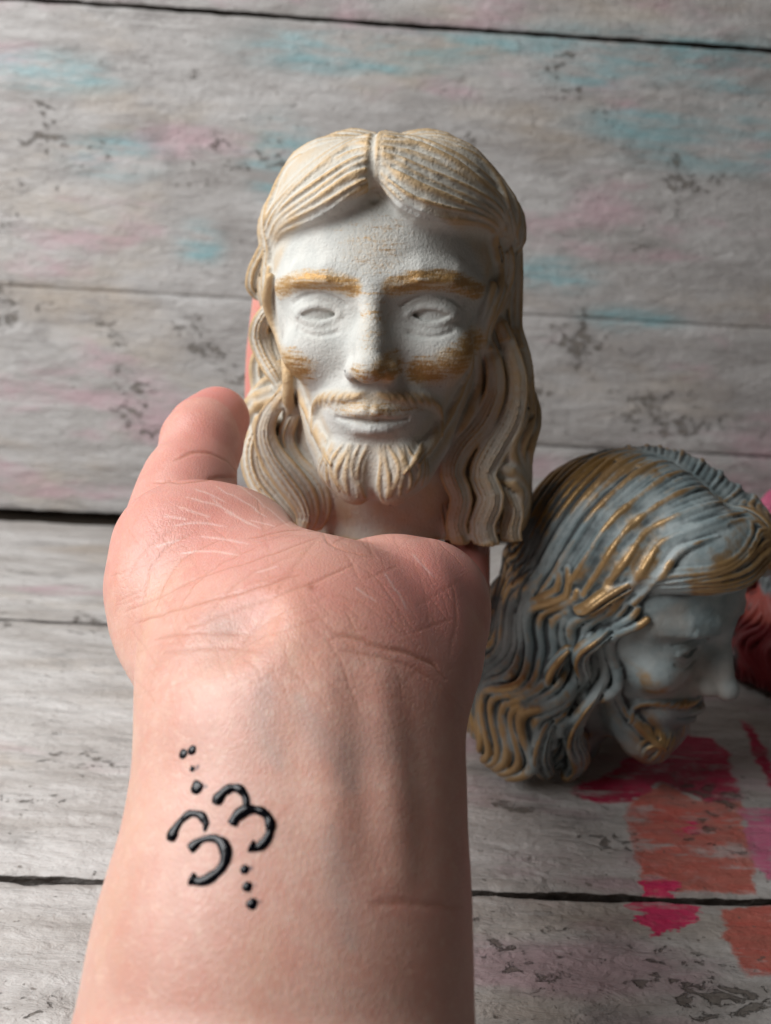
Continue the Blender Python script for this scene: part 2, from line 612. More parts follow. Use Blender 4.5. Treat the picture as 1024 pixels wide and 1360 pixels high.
# ------------------------------------------------------------------ the plaster bust (one sculpt, cast more than once)
_pb, _yb = math.radians(17), math.radians(5.5)
B_UP = UP * math.cos(_pb) - FW * math.sin(_pb)
_bk = FW * math.cos(_pb) + UP * math.sin(_pb)
_rt = np.cross(_bk, B_UP)
B_Y = _bk * math.cos(_yb) + _rt * math.sin(_yb)
B_X = _rt * math.cos(_yb) - _bk * math.sin(_yb)
B_O = at(511, 450, 262) - B_UP * 60          # foot of the bust that stands on the hand
BM = np.stack([B_X, B_Y, B_UP])


def bp(px, py, y):
    """a point of the bust, read off the photograph at an estimated depth y (local millimetres)"""
    r, o = BM @ ray(px, py), BM @ (CAM - B_O)
    return o + r * ((y - o[1]) / r[1])


def sculpt_bust():
    rnd = random.Random(7)
    g = Sdf((-53, -52, -4), (53, 52, 124), 0.4)
    # --- hair mass underneath the locks
    g.ell((0, 7, 80.5), (36.5, 37, 36.3), 2)
    g.ell((11, 3, 94), (19, 29, 23.5), 3)
    g.ell((-8, 3, 94), (18, 29, 24), 3)
    g.ell((12, -13, 102), (15, 15, 11.5), 5)
    g.ell((-11, -13, 102), (15, 15, 11.5), 5)
    g.ell((0, 12, 45), (36, 31, 50), 8)
    g.ell((37, 4, 24), (8, 15, 27), 6)
    g.ell((-36, 4, 24), (7, 14, 25), 6)
    g.ell((0, 13, 16), (37, 29, 30), 8)
    # --- head and neck
    g.ell((0, -2, 80), (30.5, 32, 33), 3)
    g.ell((0, -8, 66.5), (28.8, 26, 32.5), 6)
    g.ell((0, -11, 44), (19.5, 23, 25), 8)
    g.ell((0, -23, 32), (14, 14, 13), 7)
    g.tube([(0, 4, -6), (0, 3, 10), (0, -2, 36)], [18.5, 16.5, 16], 5)
    g.ell((0, 2, -4), (28, 19, 10), 5)
    # face planes
    for sx in (-1, 1):
        g.tube([(sx * 4, -30.8, 77.5), (sx * 12, -30.5, 79.6), (sx * 20, -25.8, 79), (sx * 25.6, -18.2, 75.5)], [2.6, 3.2, 3.1, 2.6], 4)
        g.tube([(sx * 5.2, -33.4, 76.6), (sx * 12, -33.5, 78.0), (sx * 20, -28.8, 77.8), (sx * 25.6, -21.4, 75.2)], [1.1, 1.7, 1.9, 1.5], 1.0)
        g.ell((sx * 13, -37.4, 69.8), (8.5, 6.6, 5.4), 7, cut=True)
        g.ell((sx * 17.5, -24.5, 58.5), (9, 7.5, 7.5), 6)
        # eye: ball, lids, almond opening
        c = np.array([sx * 15.0, -22.6, 69.2])
        g.ell(c, (8.6, 7.6, 6.6), 1.5)
        x0 = sx * 15.0

        def opening(x, y, z, x0=x0, sx=sx):
            u = (x - x0) * sx
            zc = 69.3 - 0.03 * u
            top = zc + 1.6 * (1 - (u / 5.7) ** 2) - z
            bot = z - (zc - 1.9 * (1 - (u / 5.7) ** 2))
            return (-np.minimum(np.minimum(top, bot), 1.2 * (-28.9 - y + 10)) + 0 * y).astype(np.float32)
        g.put((x0 - 9, -36, 62), (x0 + 9, -25, 76), opening, 0.5, cut=True)
        g.ell(c + np.array((0, 0.25, 0)), (7.9, 7.1, 6.5), 0.4)
        # lid rims and fold
        u = np.linspace(-6.0, 6.0, 15)
        for dz, h, r, dy in ((0.3, 2.0, 0.7, 0), (-0.3, -2.3, 0.4, 0)):
            q = np.stack([x0 + u, np.full(15, -60.0), 69.3 - 0.03 * u * sx + h * (1 - (u / 6.0) ** 2) + dz], 1)
            q = g.march(q, np.tile([0, 1.0, 0], (15, 1)), 50)
            q[:, 1] = np.maximum(q[:, 1], -31.0)
            g.tube(q + np.array((0, 0.3, 0)), r, 1.2)
        u = np.linspace(-7.5, 7.8, 15)
        q = np.stack([x0 + u * sx, np.full(15, -60.0), 71.4 + 3.3 * (1 - (u / 8.2) ** 2)], 1)
        q = g.march(q, np.tile([0, 1.0, 0], (15, 1)), 50)
        g.tube(q, 0.45, 0.8, cut=True)
        u = np.linspace(-5.5, 6.0, 12)
        q = np.stack([x0 + u * sx, np.full(12, -60.0), 65.6 - 1.8 * (1 - (u / 7) ** 2)], 1)
        q = g.march(q, np.tile([0, 1.0, 0], (12, 1)), 50)
        g.tube(q, 0.35, 1.0, cut=True)
    # nose
    g.tube([(0, -31.5, 78), (0, -34.6, 71), (0, -39.0, 63), (0, -42.2, 57.5)], [3.3, 2.7, 3.1, 3.6], 2.4)
    g.ell((0, -34.4, 59.5), (5.4, 5.2, 7.5), 4)
    g.ell((0, -43.2, 56.6), (4.0, 4.0, 3.6), 2.2)
    for sx in (-1, 1):
        g.ell((sx * 4.5, -37.4, 55.4), (2.7, 4.2, 2.9), 2.4)
        g.ell((sx * 3.0, -40.2, 52.6), (1.7, 2.4, 1.3), 0.8, cut=True)
        g.tube([(sx * 8.2, -36.0, 56.5), (sx * 8.6, -35.2, 54)], [0.25, 0.2], 1.4, cut=True)
    # mouth
    g.ell((0, -29.5, 44), (13, 9, 9.5), 5)
    g.tube([(-8.2, -35.2, 43.1), (-4, -37.9, 44.4), (-1.4, -39.0, 44.9), (0, -38.9, 44.3), (1.4, -39.0, 44.9), (4, -37.9, 44.4), (8.2, -35.2, 43.1)],
           [0.9, 1.5, 1.6, 1.5, 1.6, 1.5, 0.9], 1.2)
    g.tube([(-7.0, -35.4, 40.9), (-3.5, -37.2, 39.9), (0, -38.0, 39.5), (3.5, -37.2, 39.9), (7.0, -35.4, 40.9)], [0.9, 1.8, 2.1, 1.8, 0.9], 1.6)
    q = np.array([(-9.6, 0, 42.6), (-7, 0, 42.3), (-2.5, 0, 42.5), (0, 0, 42.1), (2.5, 0, 42.5), (7, 0, 42.3), (9.6, 0, 42.6)])
    q[:, 1] = -60
    q = g.march(spline(q, 18), np.tile([0, 1.0, 0], (18, 1)), 50)
    g.tube(q, 0.5, 0.7, cut=True)
    g.ell((0, -40.3, 36.2), (6.5, 2.6, 1.8), 2.5, cut=True)
    # beard body
    for sx in (-1, 1):
        g.tube([(sx * 25.6, -9, 54), (sx * 21.4, -14, 43), (sx * 16.4, -20.5, 33), (sx * 10, -28, 26.5), (sx * 5.0, -31.5, 23)], [1.8, 2.8, 4.6, 6.4, 6.0], 3)
        g.ell((sx * 6.4, -32.3, 28.0), (7.4, 6.4, 8.6), 2.2, rot=Matrix.Rotation(sx * 0.22, 3, 'Y').to_quaternion())
    g.tube([(0, -40.5, 27), (0, -39, 22), (0, -33, 17)], [0.8, 1.6, 1.8], 1.4, cut=True)

    face_front = np.array([0, 1.0, 0])

    def front(xz, lift=0.0):
        q = np.column_stack([xz[:, 0], np.full(len(xz), -60.0), xz[:, 1]])
        h = g.march(q, np.tile(face_front, (len(q), 1)), 90)
        return h - g.normal(h) * lift

    # --- beard and moustache strands
    for sx in (-1, 1):
        cb = []
        for i in range(15):                                       # chin beard, fanning from under the lip
            t = i / 14
            a = (0.8 + 11.5 * t, 35.6 - .6 * t)
            b = (2.2 + 13.0 * t, 29.5 - 1.2 * t + rnd.uniform(-.6, .6))
            c = (1.9 + 13.4 * t ** 1.1, 20.0 + 3.8 * t)
            p = spline([(sx * a[0], a[1]), (sx * b[0] + rnd.uniform(-.4, .4), b[1]), (sx * c[0] * .93, c[1])], 12)
            p[:, 0] += .5 * np.sin(np.linspace(0, 6, 12) + i)
            cb.append(front(p, -0.15 if i % 2 else 0.2))
        for q in cb:
            g.tube(q, np.interp(np.linspace(0, 1, 12), [0, .3, .8, 1], [.3, .68, .78, .45]), 0.28)
        jb = []
        for i in range(26):                                       # cheek and jaw beard, slanting down and forward
            t = i / 25
            a = spline([(26.6, 57), (23.0, 47), (18.4, 39.5), (13.5, 36)], 26)[i]
            b = a + np.array([-3.2 - 1.0 * t, -7.5]) + np.array([rnd.uniform(-.5, .5), rnd.uniform(-1, 1)])
            p = spline([(sx * a[0], a[1]), (sx * ((a[0] + b[0]) / 2 + .7), (a[1] + b[1]) / 2), (sx * b[0], b[1])], 9)
            q = front(p, -0.3)
            ok = np.concatenate([[True], np.linalg.norm(np.diff(q, axis=0), axis=1) < 3.2])
            if not ok.all():
                q = q[:max(2, np.argmin(ok))]
            jb.append(q)
        for q in jb:
            g.tube(q, np.interp(np.linspace(0, 1, len(q)), [0, .4, 1], [.35, .85, .35]), 0.3)
        g.tube(front(spline([(sx * 1.8, 48.9), (sx * 8, 48.4), (sx * 14, 47.2), (sx * 17.4, 43.5), (sx * 17.2, 38), (sx * 15, 33)], 14), 0.9),
               [.8, .9, 1.0, 1.1, 1.2, 1.4, 1.6, 1.7, 1.7, 1.7, 1.6, 1.4, 1.2, 0.9], 1.6)
        hairs = []
        for i in range(20):                                       # moustache: short slanting hairs that turn down past the mouth corner
            t = i / 19
            c = spline([(1.4, 49.2), (7, 48.8), (13, 48.0), (16.8, 45.3), (17.6, 41)], 20)[i]
            dn = np.array([3.6 - 2.6 * t, -1.6 - 4.2 * t])
            p = spline([(sx * c[0], c[1] + .6), (sx * (c[0] + dn[0] * .5 + .3), c[1] + dn[1] * .45), (sx * (c[0] + dn[0]), c[1] + dn[1])], 8)
            hairs.append(front(p, -0.05 if i % 2 else .2))
        for q in hairs:
            g.tube(q, np.interp(np.linspace(0, 1, 8), [0, .4, 1], [.35, .74, .35]), 0.3)

    # --- hair: locks swept over the cap on both sides of the parting

    def axis_project(p, lift=0.0):
        c = np.column_stack([np.zeros(len(p)), np.full(len(p), 5.0), np.minimum(p[:, 2], 80)])
        d = p - c
        d /= np.linalg.norm(d, axis=1)[:, None]
        h = g.march(c + d * 62, -d, 60)
        return h + g.normal(h) * lift

    def cam_project(pts, lift=0.0):
        """drop a curve seen in the picture onto the clay"""
        o = BM @ (CAM - B_O)
        d = np.array([BM @ ray(a, b) for a, b in pts])
        d /= np.linalg.norm(d, axis=1)[:, None]
        h = g.march(o + d * 175, d, 130)
        return h + g.normal(h) * lift

    for sx in (-1, 1):
        # thick roll over the brow that carries the front locks
        lo = [bp(x, y, d) for x, y, d in (((497, 212, -30), (470, 243, -31), (430, 270, -28), (394, 292, -19), (378, 304, -9), (373, 330, -2)) if sx < 0 else
                                         ((512, 215, -30), (540, 258, -32), (580, 278, -29), (622, 280, -21), (655, 287, -11), (672, 318, -2)))]
        g.tube(spline(lo, 16), np.interp(np.linspace(0, 1, 16), [0, .25, .7, 1], [3.0, 4.6, 4.4, 3.2 if sx < 0 else 4.2]), 3.0)
        hi = [bp(x, y, d) for x, y, d in (((496, 203, -22), (455, 212, -23), (415, 240, -19), (392, 274, -10), (376, 302, 0)) if sx < 0 else
                                         ((514, 203, -22), (560, 207, -24), (610, 228, -19), (643, 260, -10), (664, 300, 0)))]
        g.tube(spline(hi, 14), np.interp(np.linspace(0, 1, 14), [0, .5, 1], [3.2, 5.0, 3.8]), 6)
        g.tube(spline([(np.array(lo[min(int(j * len(lo) / 5), len(lo) - 1)]) + np.array(hi[j])) / 2 for j in range(5)], 14), np.interp(np.linspace(0, 1, 14), [0, .5, 1], [3.4, 5.0, 3.8]), 6)
    strands, cuts = [], []
    # front lock families, between a lower and an upper guide curve
    famL = (((499, 248), (470, 262), (430, 288), (395, 302), (372, 312), (360, 336)),
            ((500, 172), (462, 180), (420, 206), (385, 240), (360, 275), (349, 300)))
    famR = (((506, 246), (538, 280), (580, 294), (625, 296), (655, 305), (668, 335)),
            ((512, 172), (560, 176), (612, 198), (652, 232), (678, 270), (688, 320)))
    for fam in (famL, famR):
        A, Bc = spline(fam[0], 22), spline(fam[1], 22)
        N = 14
        for i in range(N):
            t = i / (N - 1)
            w = t + 0.02 * np.sin(np.linspace(0, 5, 22) + i * 1.3)[:, None] + 0.05 * np.sin(np.linspace(0, 3.0, 22))[:, None] * math.sin(i * 2.1)
            p = A * (1 - w) + Bc * w
            q = cam_project(p, (-.15, .2, 0, .35)[i % 4])
            jump = np.linalg.norm(np.diff(q, axis=0), axis=1)
            ok = (np.abs(g.sample(q)) < 0.8) & (np.concatenate([[0], jump]) < 7)
            stop = np.argmin(ok) if not ok.all() else len(q)
            if stop > 4:
                strands.append((q[:stop], rnd.uniform(0.62, 0.85) * np.interp(np.arange(stop), [0, 3, 30], [.35, 1, 1])))
    # crown and back of the cap
    for sx in (-1, 1):
        N = 40
        for i in range(N):
            t = (i + 0.5) / N
            s = spline([(0, -27, 109), (0, -14, 115), (0, 4, 118), (0, 22, 115), (0, 38, 104), (0, 46, 88)], 40)[int(t * 39)]
            e = spline([(37, -13, 86), (40, -4, 82), (42, 8, 76), (36, 26, 70), (22, 42, 64), (2, 48, 62)], 40)[int(t * 39)]
            mid = (s + e) / 2 + np.array([9, 3 * (1 - t), 9 - 4 * t])
            mid2 = s * .22 + e * .78 + np.array([6, 0, 6])
            p = spline([s + (2.2, 0, 0), mid, mid2, e], 26)
            ph = i * 0.55
            p[:, 2] += 1.3 * np.sin(np.linspace(0, 7, 26) + ph)
            p[-8:, 2] -= np.linspace(0, rnd.uniform(2, 14), 8)
            p[:, 0] *= sx
            if t < .05:
                p = p[9:]
            q = axis_project(p, -0.2 if i % 3 else 0.35)
            strands.append((q, (rnd.uniform(0.9, 1.2) if i % 3 else 1.4) * np.interp(np.arange(len(q)), [0, 6, 30], [.15, 1, 1])))
            if i % 3 == 1 and t > .4:
                p2 = p.copy()
                p2[:, 2] -= 1.6
                cuts.append((p2[5:], 0.7))
    # long wavy hair round the sides and the back
    N = 46
    for i in range(N):
        t = i / (N - 1)
        phi = math.radians(-32 + 244 * t)                     # 0 = +x, 90 = back
        z = np.linspace(rnd.uniform(76, 92), -2, 40)
        ph = 0.9 * math.sin(3 * phi)
        lock = math.sin(i * 1.57) + .6 * math.sin(i * .71)
        a = phi + (0.11 + .02 * lock) * np.sin(z / 5.6 + ph) * np.clip((86 - z) / 12, 0, 1)
        rad = 46.0
        p = np.column_stack([np.cos(a) * rad, 5 + np.sin(a) * rad, z])
        wave = 1.4 * np.sin(z / 5.6 + ph + 1.3)
        q = axis_project(p, 0.0)
        d = np.column_stack([np.cos(a), np.sin(a), 0 * a])
        q = q + d * ((wave + 0.5 + 0.8 * lock) * np.clip((90 - z) / 22, 0, 1))[:, None]
        strands.append((q, rnd.uniform(.75, 1.15) * np.interp(z, [-2, 10, 68, 80, 92], [1.3, 1.9, 1.9, 1.2, .5])))
    for q, r in strands:
        g.tube(q, r, 0.8)
    strands = []

    grooves = []
    # --- locks read off the photograph: the side in the light
    def lock(pts, n, spread, r, depth=0.5, k=0.6, core=None):
        """a bundle of n parallel strands; pts rows are (px, py, y, half width in px)"""
        c = spline(pts, 26)
        tg = np.gradient(c[:, :2], axis=0)
        nrm = np.column_stack([-tg[:, 1], tg[:, 0]])
        nrm /= np.linalg.norm(nrm, axis=1)[:, None] + 1e-9
        hw = np.array([np.linalg.norm(bp(q[0] + q[3], q[1], q[2]) - bp(*q[:3])) for q in c])      # half width, mm
        P3 = np.array([bp(*q[:3]) for q in c])
        g.tube(P3 + np.column_stack([0 * hw, hw * .62, 0 * hw]), hw * .92, 1.2)
        pitch = 2 * hw * spread / max(n - 1, 1)
        for j in range(n):
            u = (j / (n - 1) - 0.5) * 2 if n > 1 else 0
            wob = 0.06 * np.sin(np.linspace(0, 6, len(c)) + j * 2.3)
            pos = c[:, :2] + nrm * ((u + wob) * c[:, 3] * spread)[:, None]
            y = c[:, 2] + (1 - np.sqrt(np.clip(1 - .8 * u * u, 0, 1))) * hw * .9 - .25 * hw + (0.0, .35, -.2)[j % 3]
            q = np.array([bp(pos[i, 0], pos[i, 1], y[i]) for i in range(len(c))])
            taper = np.interp(np.linspace(0, 1, len(c)), [0, .15, .8, 1], [.6, 1, 1, .75])
            g.tube(q, np.clip(taper * pitch * .66, .45, 1.6), 0.3)
        for j in range(n - 1):
            u = ((j + .5) / (n - 1) - 0.5) * 2
            pos = c[:, :2] + nrm * (u * c[:, 3] * spread)[:, None]
            y = c[:, 2] + (1 - np.sqrt(np.clip(1 - .8 * u * u, 0, 1))) * hw * .9 - .25 * hw - .45 * pitch
            q = np.array([bp(pos[i, 0], pos[i, 1], y[i]) for i in range(len(c))])
            grooves.append((q[2:-1], .34 + .12 * (j % 2)))

    lock([(363, 300, -9, 10), (358, 325, -8, 11), (349, 345, -6, 12), (341, 362, -4, 12), (338, 380, -2, 11), (345, 393, 1, 8)], 4, .8, 1.7, core=4)
    lock([(372, 345, -6, 8), (366, 375, -3, 9), (360, 400, 0, 9), (362, 420, 1, 8)], 3, .8, 1.6, core=4)
    lock([(374, 398, -8, 8), (358, 412, -9, 10), (346, 430, -8, 11), (344, 448, -6, 12), (352, 470, -6, 12), (366, 495, -8, 11), (374, 512, -8, 8)], 5, .9, 1.6, core=4)
    lock([(374, 425, -4, 8), (362, 445, -4, 9), (366, 470, -5, 9), (380, 500, -7, 8), (388, 520, -9, 6)], 4, .9, 1.4, core=4)
    lock([(350, 462, -1, 8), (344, 485, 0, 9), (346, 510, 0, 9), (352, 540, -2, 9), (352, 560, -4, 8)], 3, .9, 1.7, core=4)
    lock([(384, 508, -13, 6), (372, 530, -14, 9), (357, 552, -14, 11), (352, 578, -14, 13), (362, 606, -15, 15), (382, 634, -17, 17), (400, 660, -18, 17), (408, 684, -18, 14), (404, 700, -17, 11)], 6, .95, 1.45, core=4)
    lock([(398, 540, -12, 5), (386, 560, -12, 8), (380, 585, -11, 9), (392, 612, -12, 10), (412, 634, -14, 11), (424, 655, -15, 11), (428, 680, -15, 9), (420, 700, -14, 7)], 4, .9, 1.35, core=4)
    lock([(347, 560, -6, 7), (336, 585, -7, 11), (334, 610, -8, 13), (342, 636, -9, 14), (360, 660, -10, 14), (380, 682, -11, 12), (392, 698, -11, 9)], 5, .9, 1.7, core=4)
    lock([(400, 600, -6, 8), (415, 625, -7, 9), (430, 655, -8, 9), (438, 690, -8, 9), (436, 706, -8, 8)], 4, .9, 1.4, core=4)
    # the shaded side
    lock([(648, 300, -12, 10), (666, 330, -10, 13), (669, 365, -8, 13), (654, 402, -7, 13), (652, 440, -7, 13), (664, 470, -8, 12)], 5, .9, 1.6, core=4)
    lock([(678, 285, -5, 10), (684, 320, -3, 8), (684, 360, -2, 9), (680, 405, -2, 11), (682, 440, -3, 10)], 4, .9, 1.6, core=4)
    lock([(642, 445, -10, 7), (656, 480, -12, 10), (658, 520, -12, 12), (641, 560, -12, 14), (613, 594, -14, 14), (600, 627, -16, 14), (612, 662, -17, 13), (605, 697, -16, 13), (613, 722, -15, 12)], 6, .95, 1.6, core=4)
    lock([(664, 430, -9, 9), (679, 470, -10, 12), (687, 510, -10, 14), (679, 556, -11, 16), (657, 595, -13, 17), (641, 630, -15, 16), (652, 662, -16, 16), (640, 698, -16, 16), (650, 732, -15, 15)], 8, .95, 1.6, core=4)
    lock([(686, 440, -3, 8), (697, 480, -4, 9), (702, 530, -4, 8), (698, 575, -5, 9), (683, 612, -7, 11), (671, 645, -10, 12), (682, 677, -11, 12), (677, 706, -11, 13), (685, 734, -10, 11)], 6, .95, 1.6, core=4)
    lock([(622, 560, -8, 8), (604, 590, -8, 10), (592, 620, -9, 10), (588, 655, -10, 9), (592, 690, -10, 9), (598, 715, -10, 9)], 4, .9, 1.5, core=4)
    for q, r in grooves:
        g.tube(q, r, 0.3, cut=True)
    for fam in (famL, famR):
        A, Bc = spline(fam[0], 30), spline(fam[1], 30)
        for i in range(1, 13, 2):
            w = (i + .5) / 13 + .02 * np.sin(np.linspace(0, 5, 30) + i * 1.3)[:, None]
            q = cam_project((A * (1 - w) + Bc * w)[2:])
            ok = np.abs(g.sample(q)) < 0.6
            ok[1:] &= np.linalg.norm(np.diff(q, axis=0), axis=1) < 5
            stop = np.argmin(ok) if not ok.all() else len(q)
            if stop > 4:
                g.tube(q[:stop] , .38, 0.5, cut=True)
    for q, r in cuts:
        g.tube(axis_project(q), r, 0.5, cut=True)
    q = axis_project(spline([(0, -40, 104), (0, -32, 112), (0, -22, 117), (0, -8, 122), (0, 8, 123), (0, 24, 119), (0, 40, 106)], 40))
    g.tube(q, np.interp(np.linspace(0, 1, 40), [0, .15, 1], [.9, .7, .5]), 0.9, cut=True)
    # cut the foot flat and hollow it
    g.v = np.maximum(g.v, (0.0 - g.ax[2])[None, None, :].astype(np.float32))
    pts, faces = g.mesh()
    return pts, faces


def bust_mesh():
    p, f = sculpt_bust()
    e = neighbours(f)
    n = len(p)
    for _ in range(1):
        p = p + 0.3 * (lap(p, e, n) - p)
    vol = np.einsum('ij,ij->i', p[f[:, 0]], np.cross(p[f[:, 1]], p[f[:, 2]])).sum()
    if vol < 0:
        f = f[:, ::-1].copy()
    nm = vnormals(p, f)
    cv = np.einsum('ij,ij->i', p - lap(p, e, n), nm)
    wide = p
    for _ in range(10):
        wide = lap(wide, e, n)
    cw = np.einsum('ij,ij->i', p - wide, nm)
    for _ in range(2):
        cv, cw = lap(cv, e, n), lap(cw, e, n)
    me = mesh_from('bust', p * S, f)
    x, y, z = p.T
    ridge = np.clip(0.5 + cw / 0.7, 0, 1)
    ax = np.abs(x)
    # where the face is bare skin (not hair, not beard)
    attr(me, 'ridge', ridge)
    # solid gold dabs: brows, cheek hollows, nose, beard line
    def blob(cx, cz, rx, rz, soft=.5):
        return 1 - sstep(1 - soft, 1 + soft, np.sqrt(((x - cx) / rx) ** 2 + ((z - cz) / rz) ** 2))
    fr = 1 - sstep(-16, -8, y)
    brow = np.zeros(n)
    for sx in (-1, 1):
        c = spline([(sx * 5, 76.6), (sx * 12, 78.2), (sx * 20, 78.0), (sx * 27, 75.4)], 30)
        d = np.sqrt(((p[:, None, [0, 2]] - c[None, ::2]) ** 2).sum(2)).min(1) if n < 5e4 else None
        if d is None:
            d = np.full(n, 9.0)
            mk = (y < -8) & (z > 70) & (z < 88) & (ax < 33)
            q = p[mk][:, [0, 2]]
            d[mk] = np.sqrt(((q[:, None] - c[None]) ** 2).sum(2)).min(1)
        brow = np.maximum(brow, 1 - sstep(1.2, 4.2, d))
    gold = .68 * brow * fr
    gold = np.maximum(gold, fr * .66 * blob(-22.0, 55.0, 6.0, 4.6, .75))
    gold = np.maximum(gold, fr * .68 * np.maximum(np.maximum(blob(14.5, 54.6, 6.5, 4.0, .7), blob(21, 57.0, 5.5, 4.2, .7)), blob(26.5, 61.5, 3.8, 4.2, .7)))
    gold = np.maximum(gold, fr * np.maximum(.72 * blob(4.6, 56.5, 3.8, 4.2, .6), .45 * blob(-1.5, 55.5, 4.2, 3.2, .6)))
    gold = np.maximum(gold, fr * .30 * blob(0, 86, 11, 9, .8))
    gold = np.maximum(gold, fr * .30 * blob(0.5, 67, 4, 12, .7) * (y < -34))
    gold = np.maximum(gold, fr * .40 * blob(0, 45.5, 13, 4, .6))
    attr(me, 'gold', gold)
    beard = fr * (z < 52) * (1 - sstep(-.5, 1.5, np.where(z > 36, 14 - ax + 0 * z, -9 + 0 * z))) * (z > 15)
    beard = np.maximum(beard, fr * blob(0, 26, 19, 11, .25))
    bl_ = np.zeros(n)
    mk = (y < -4) & (z > 18) & (z < 62)
    cj = spline([(26.8, 56), (23.2, 46), (18.0, 38), (12, 31), (5, 27)], 24)
    bl_[mk] = 1 - sstep(3.0, 6.0, np.sqrt(((np.column_stack([ax[mk], z[mk]])[:, None] - cj[None]) ** 2).sum(2)).min(1))
    cm = spline([(0, 48.5), (8, 48), (14, 46.5), (17.2, 43), (16.8, 37)], 20)
    mk = mk & (y < -14)
    bl_[mk] = np.maximum(bl_[mk], 1 - sstep(1.4, 3.0, np.sqrt(((np.column_stack([ax[mk], z[mk]])[:, None] - cm[None]) ** 2).sum(2)).min(1)))
    attr(me, 'beard', np.maximum(bl_, fr * blob(0, 26, 16, 11, .25) * (y < -6)))
    # hair mask: everything outside the face window
    win = np.maximum(np.maximum(blob(0, 70, 30.5, 29, .04), blob(0, 40, 23, 26, .06)) * (y < -6), 0)
    hairm = 1 - win
    hairm = np.where((z > 88) & (cw > .45), 1, hairm)
    attr(me, 'hair', hairm)
    return me


# ------------------------------------------------------------------ paint on the casts
def paint_light():
    N = Nodes('white_plaster_gold')
    p = N.pos((1, 1, 1))
    ridge, gold, beard, hair = N.attr('ridge'), N.attr('gold'), N.attr('beard'), N.attr('hair')
    grain = N.noise(p, 1500, 3, .6)
    blot = N.noise(p, 120, 4, .6)
    body = N.mix(N.ramp(blot, .35, .7), (.49, .495, .465), (.57, .565, .525))
    # thin cream-gold wash dry-brushed over hair and beard, strongest on ridges
    hb = N.math('MAXIMUM', hair, beard)
    dry = N.math('ADD', N.math('MULTIPLY', ridge, .9), N.math('MULTIPLY', blot, .55))
    dry = N.math('MULTIPLY', N.ramp(dry, .58, 1.0), hb)
    streak = N.noise(N.pos((120, 120, 900)), 1.0, 4, .65)
    gd = N.math('ADD', gold, N.math('MULTIPLY', N.math('SUBTRACT', streak, .5), 1.9))
    gd = N.math('ADD', gd, N.math('MULTIPLY', N.math('SUBTRACT', grain, .5), .8))
    gd = N.math('MULTIPLY', N.ramp(gd, .28, .80), N.ramp(gold, .02, .2))
    dust = N.math('MULTIPLY', N.ramp(N.math('ADD', N.math('MULTIPLY', gold, .8), N.math('MULTIPLY', grain, .4)), .3, .7), .5)
    c = N.mix(N.math('MULTIPLY', hb, .36), body, (.56, .48, .36))
    c = N.mix(N.math('MULTIPLY', dry, .75), c, (.50, .315, .125))
    c = N.mix(dust, c, (.60, .44, .24))
    deep = N.mix(N.noise(p, 260, 3), (.33, .165, .04), (.50, .30, .10))
    c = N.mix(N.math('MULTIPLY', gd, .9), c, deep)
    # pin holes in the cast
    vo = N.n('ShaderNodeTexVoronoi')
    N.link(p, vo.inputs['Vector'])
    vo.inputs['Scale'].default_value = 130
    rare = N.ramp(N.noise(p, 90, 1), .58, .62)
    hole = N.math('MULTIPLY', N.ramp(vo.outputs['Distance'], .085, .05), rare)
    c = N.mix(N.math('MULTIPLY', hole, .85), c, (.10, .095, .085))
    met = N.math('MAXIMUM', N.math('MULTIPLY', gd, .45), N.math('MULTIPLY', dry, .28))
    rough = N.math('SUBTRACT', .78, N.math('MULTIPLY', met, .62))
    hgt = N.math('ADD', N.math('MULTIPLY', grain, .55), N.math('MULTIPLY', N.noise(p, 600, 3, .6), .6))
    hgt = N.math('ADD', hgt, N.math('MULTIPLY', N.noise(N.pos((160, 160, 160)), 1.0, 4, .6), .5))
    hgt = N.math('SUBTRACT', hgt, N.math('MULTIPLY', hole, 1.2))
    return N.set(Base_Color=c, Roughness=rough, Metallic=met, Normal=N.bump(hgt, .8, .0006), Specular_IOR_Level=.3)


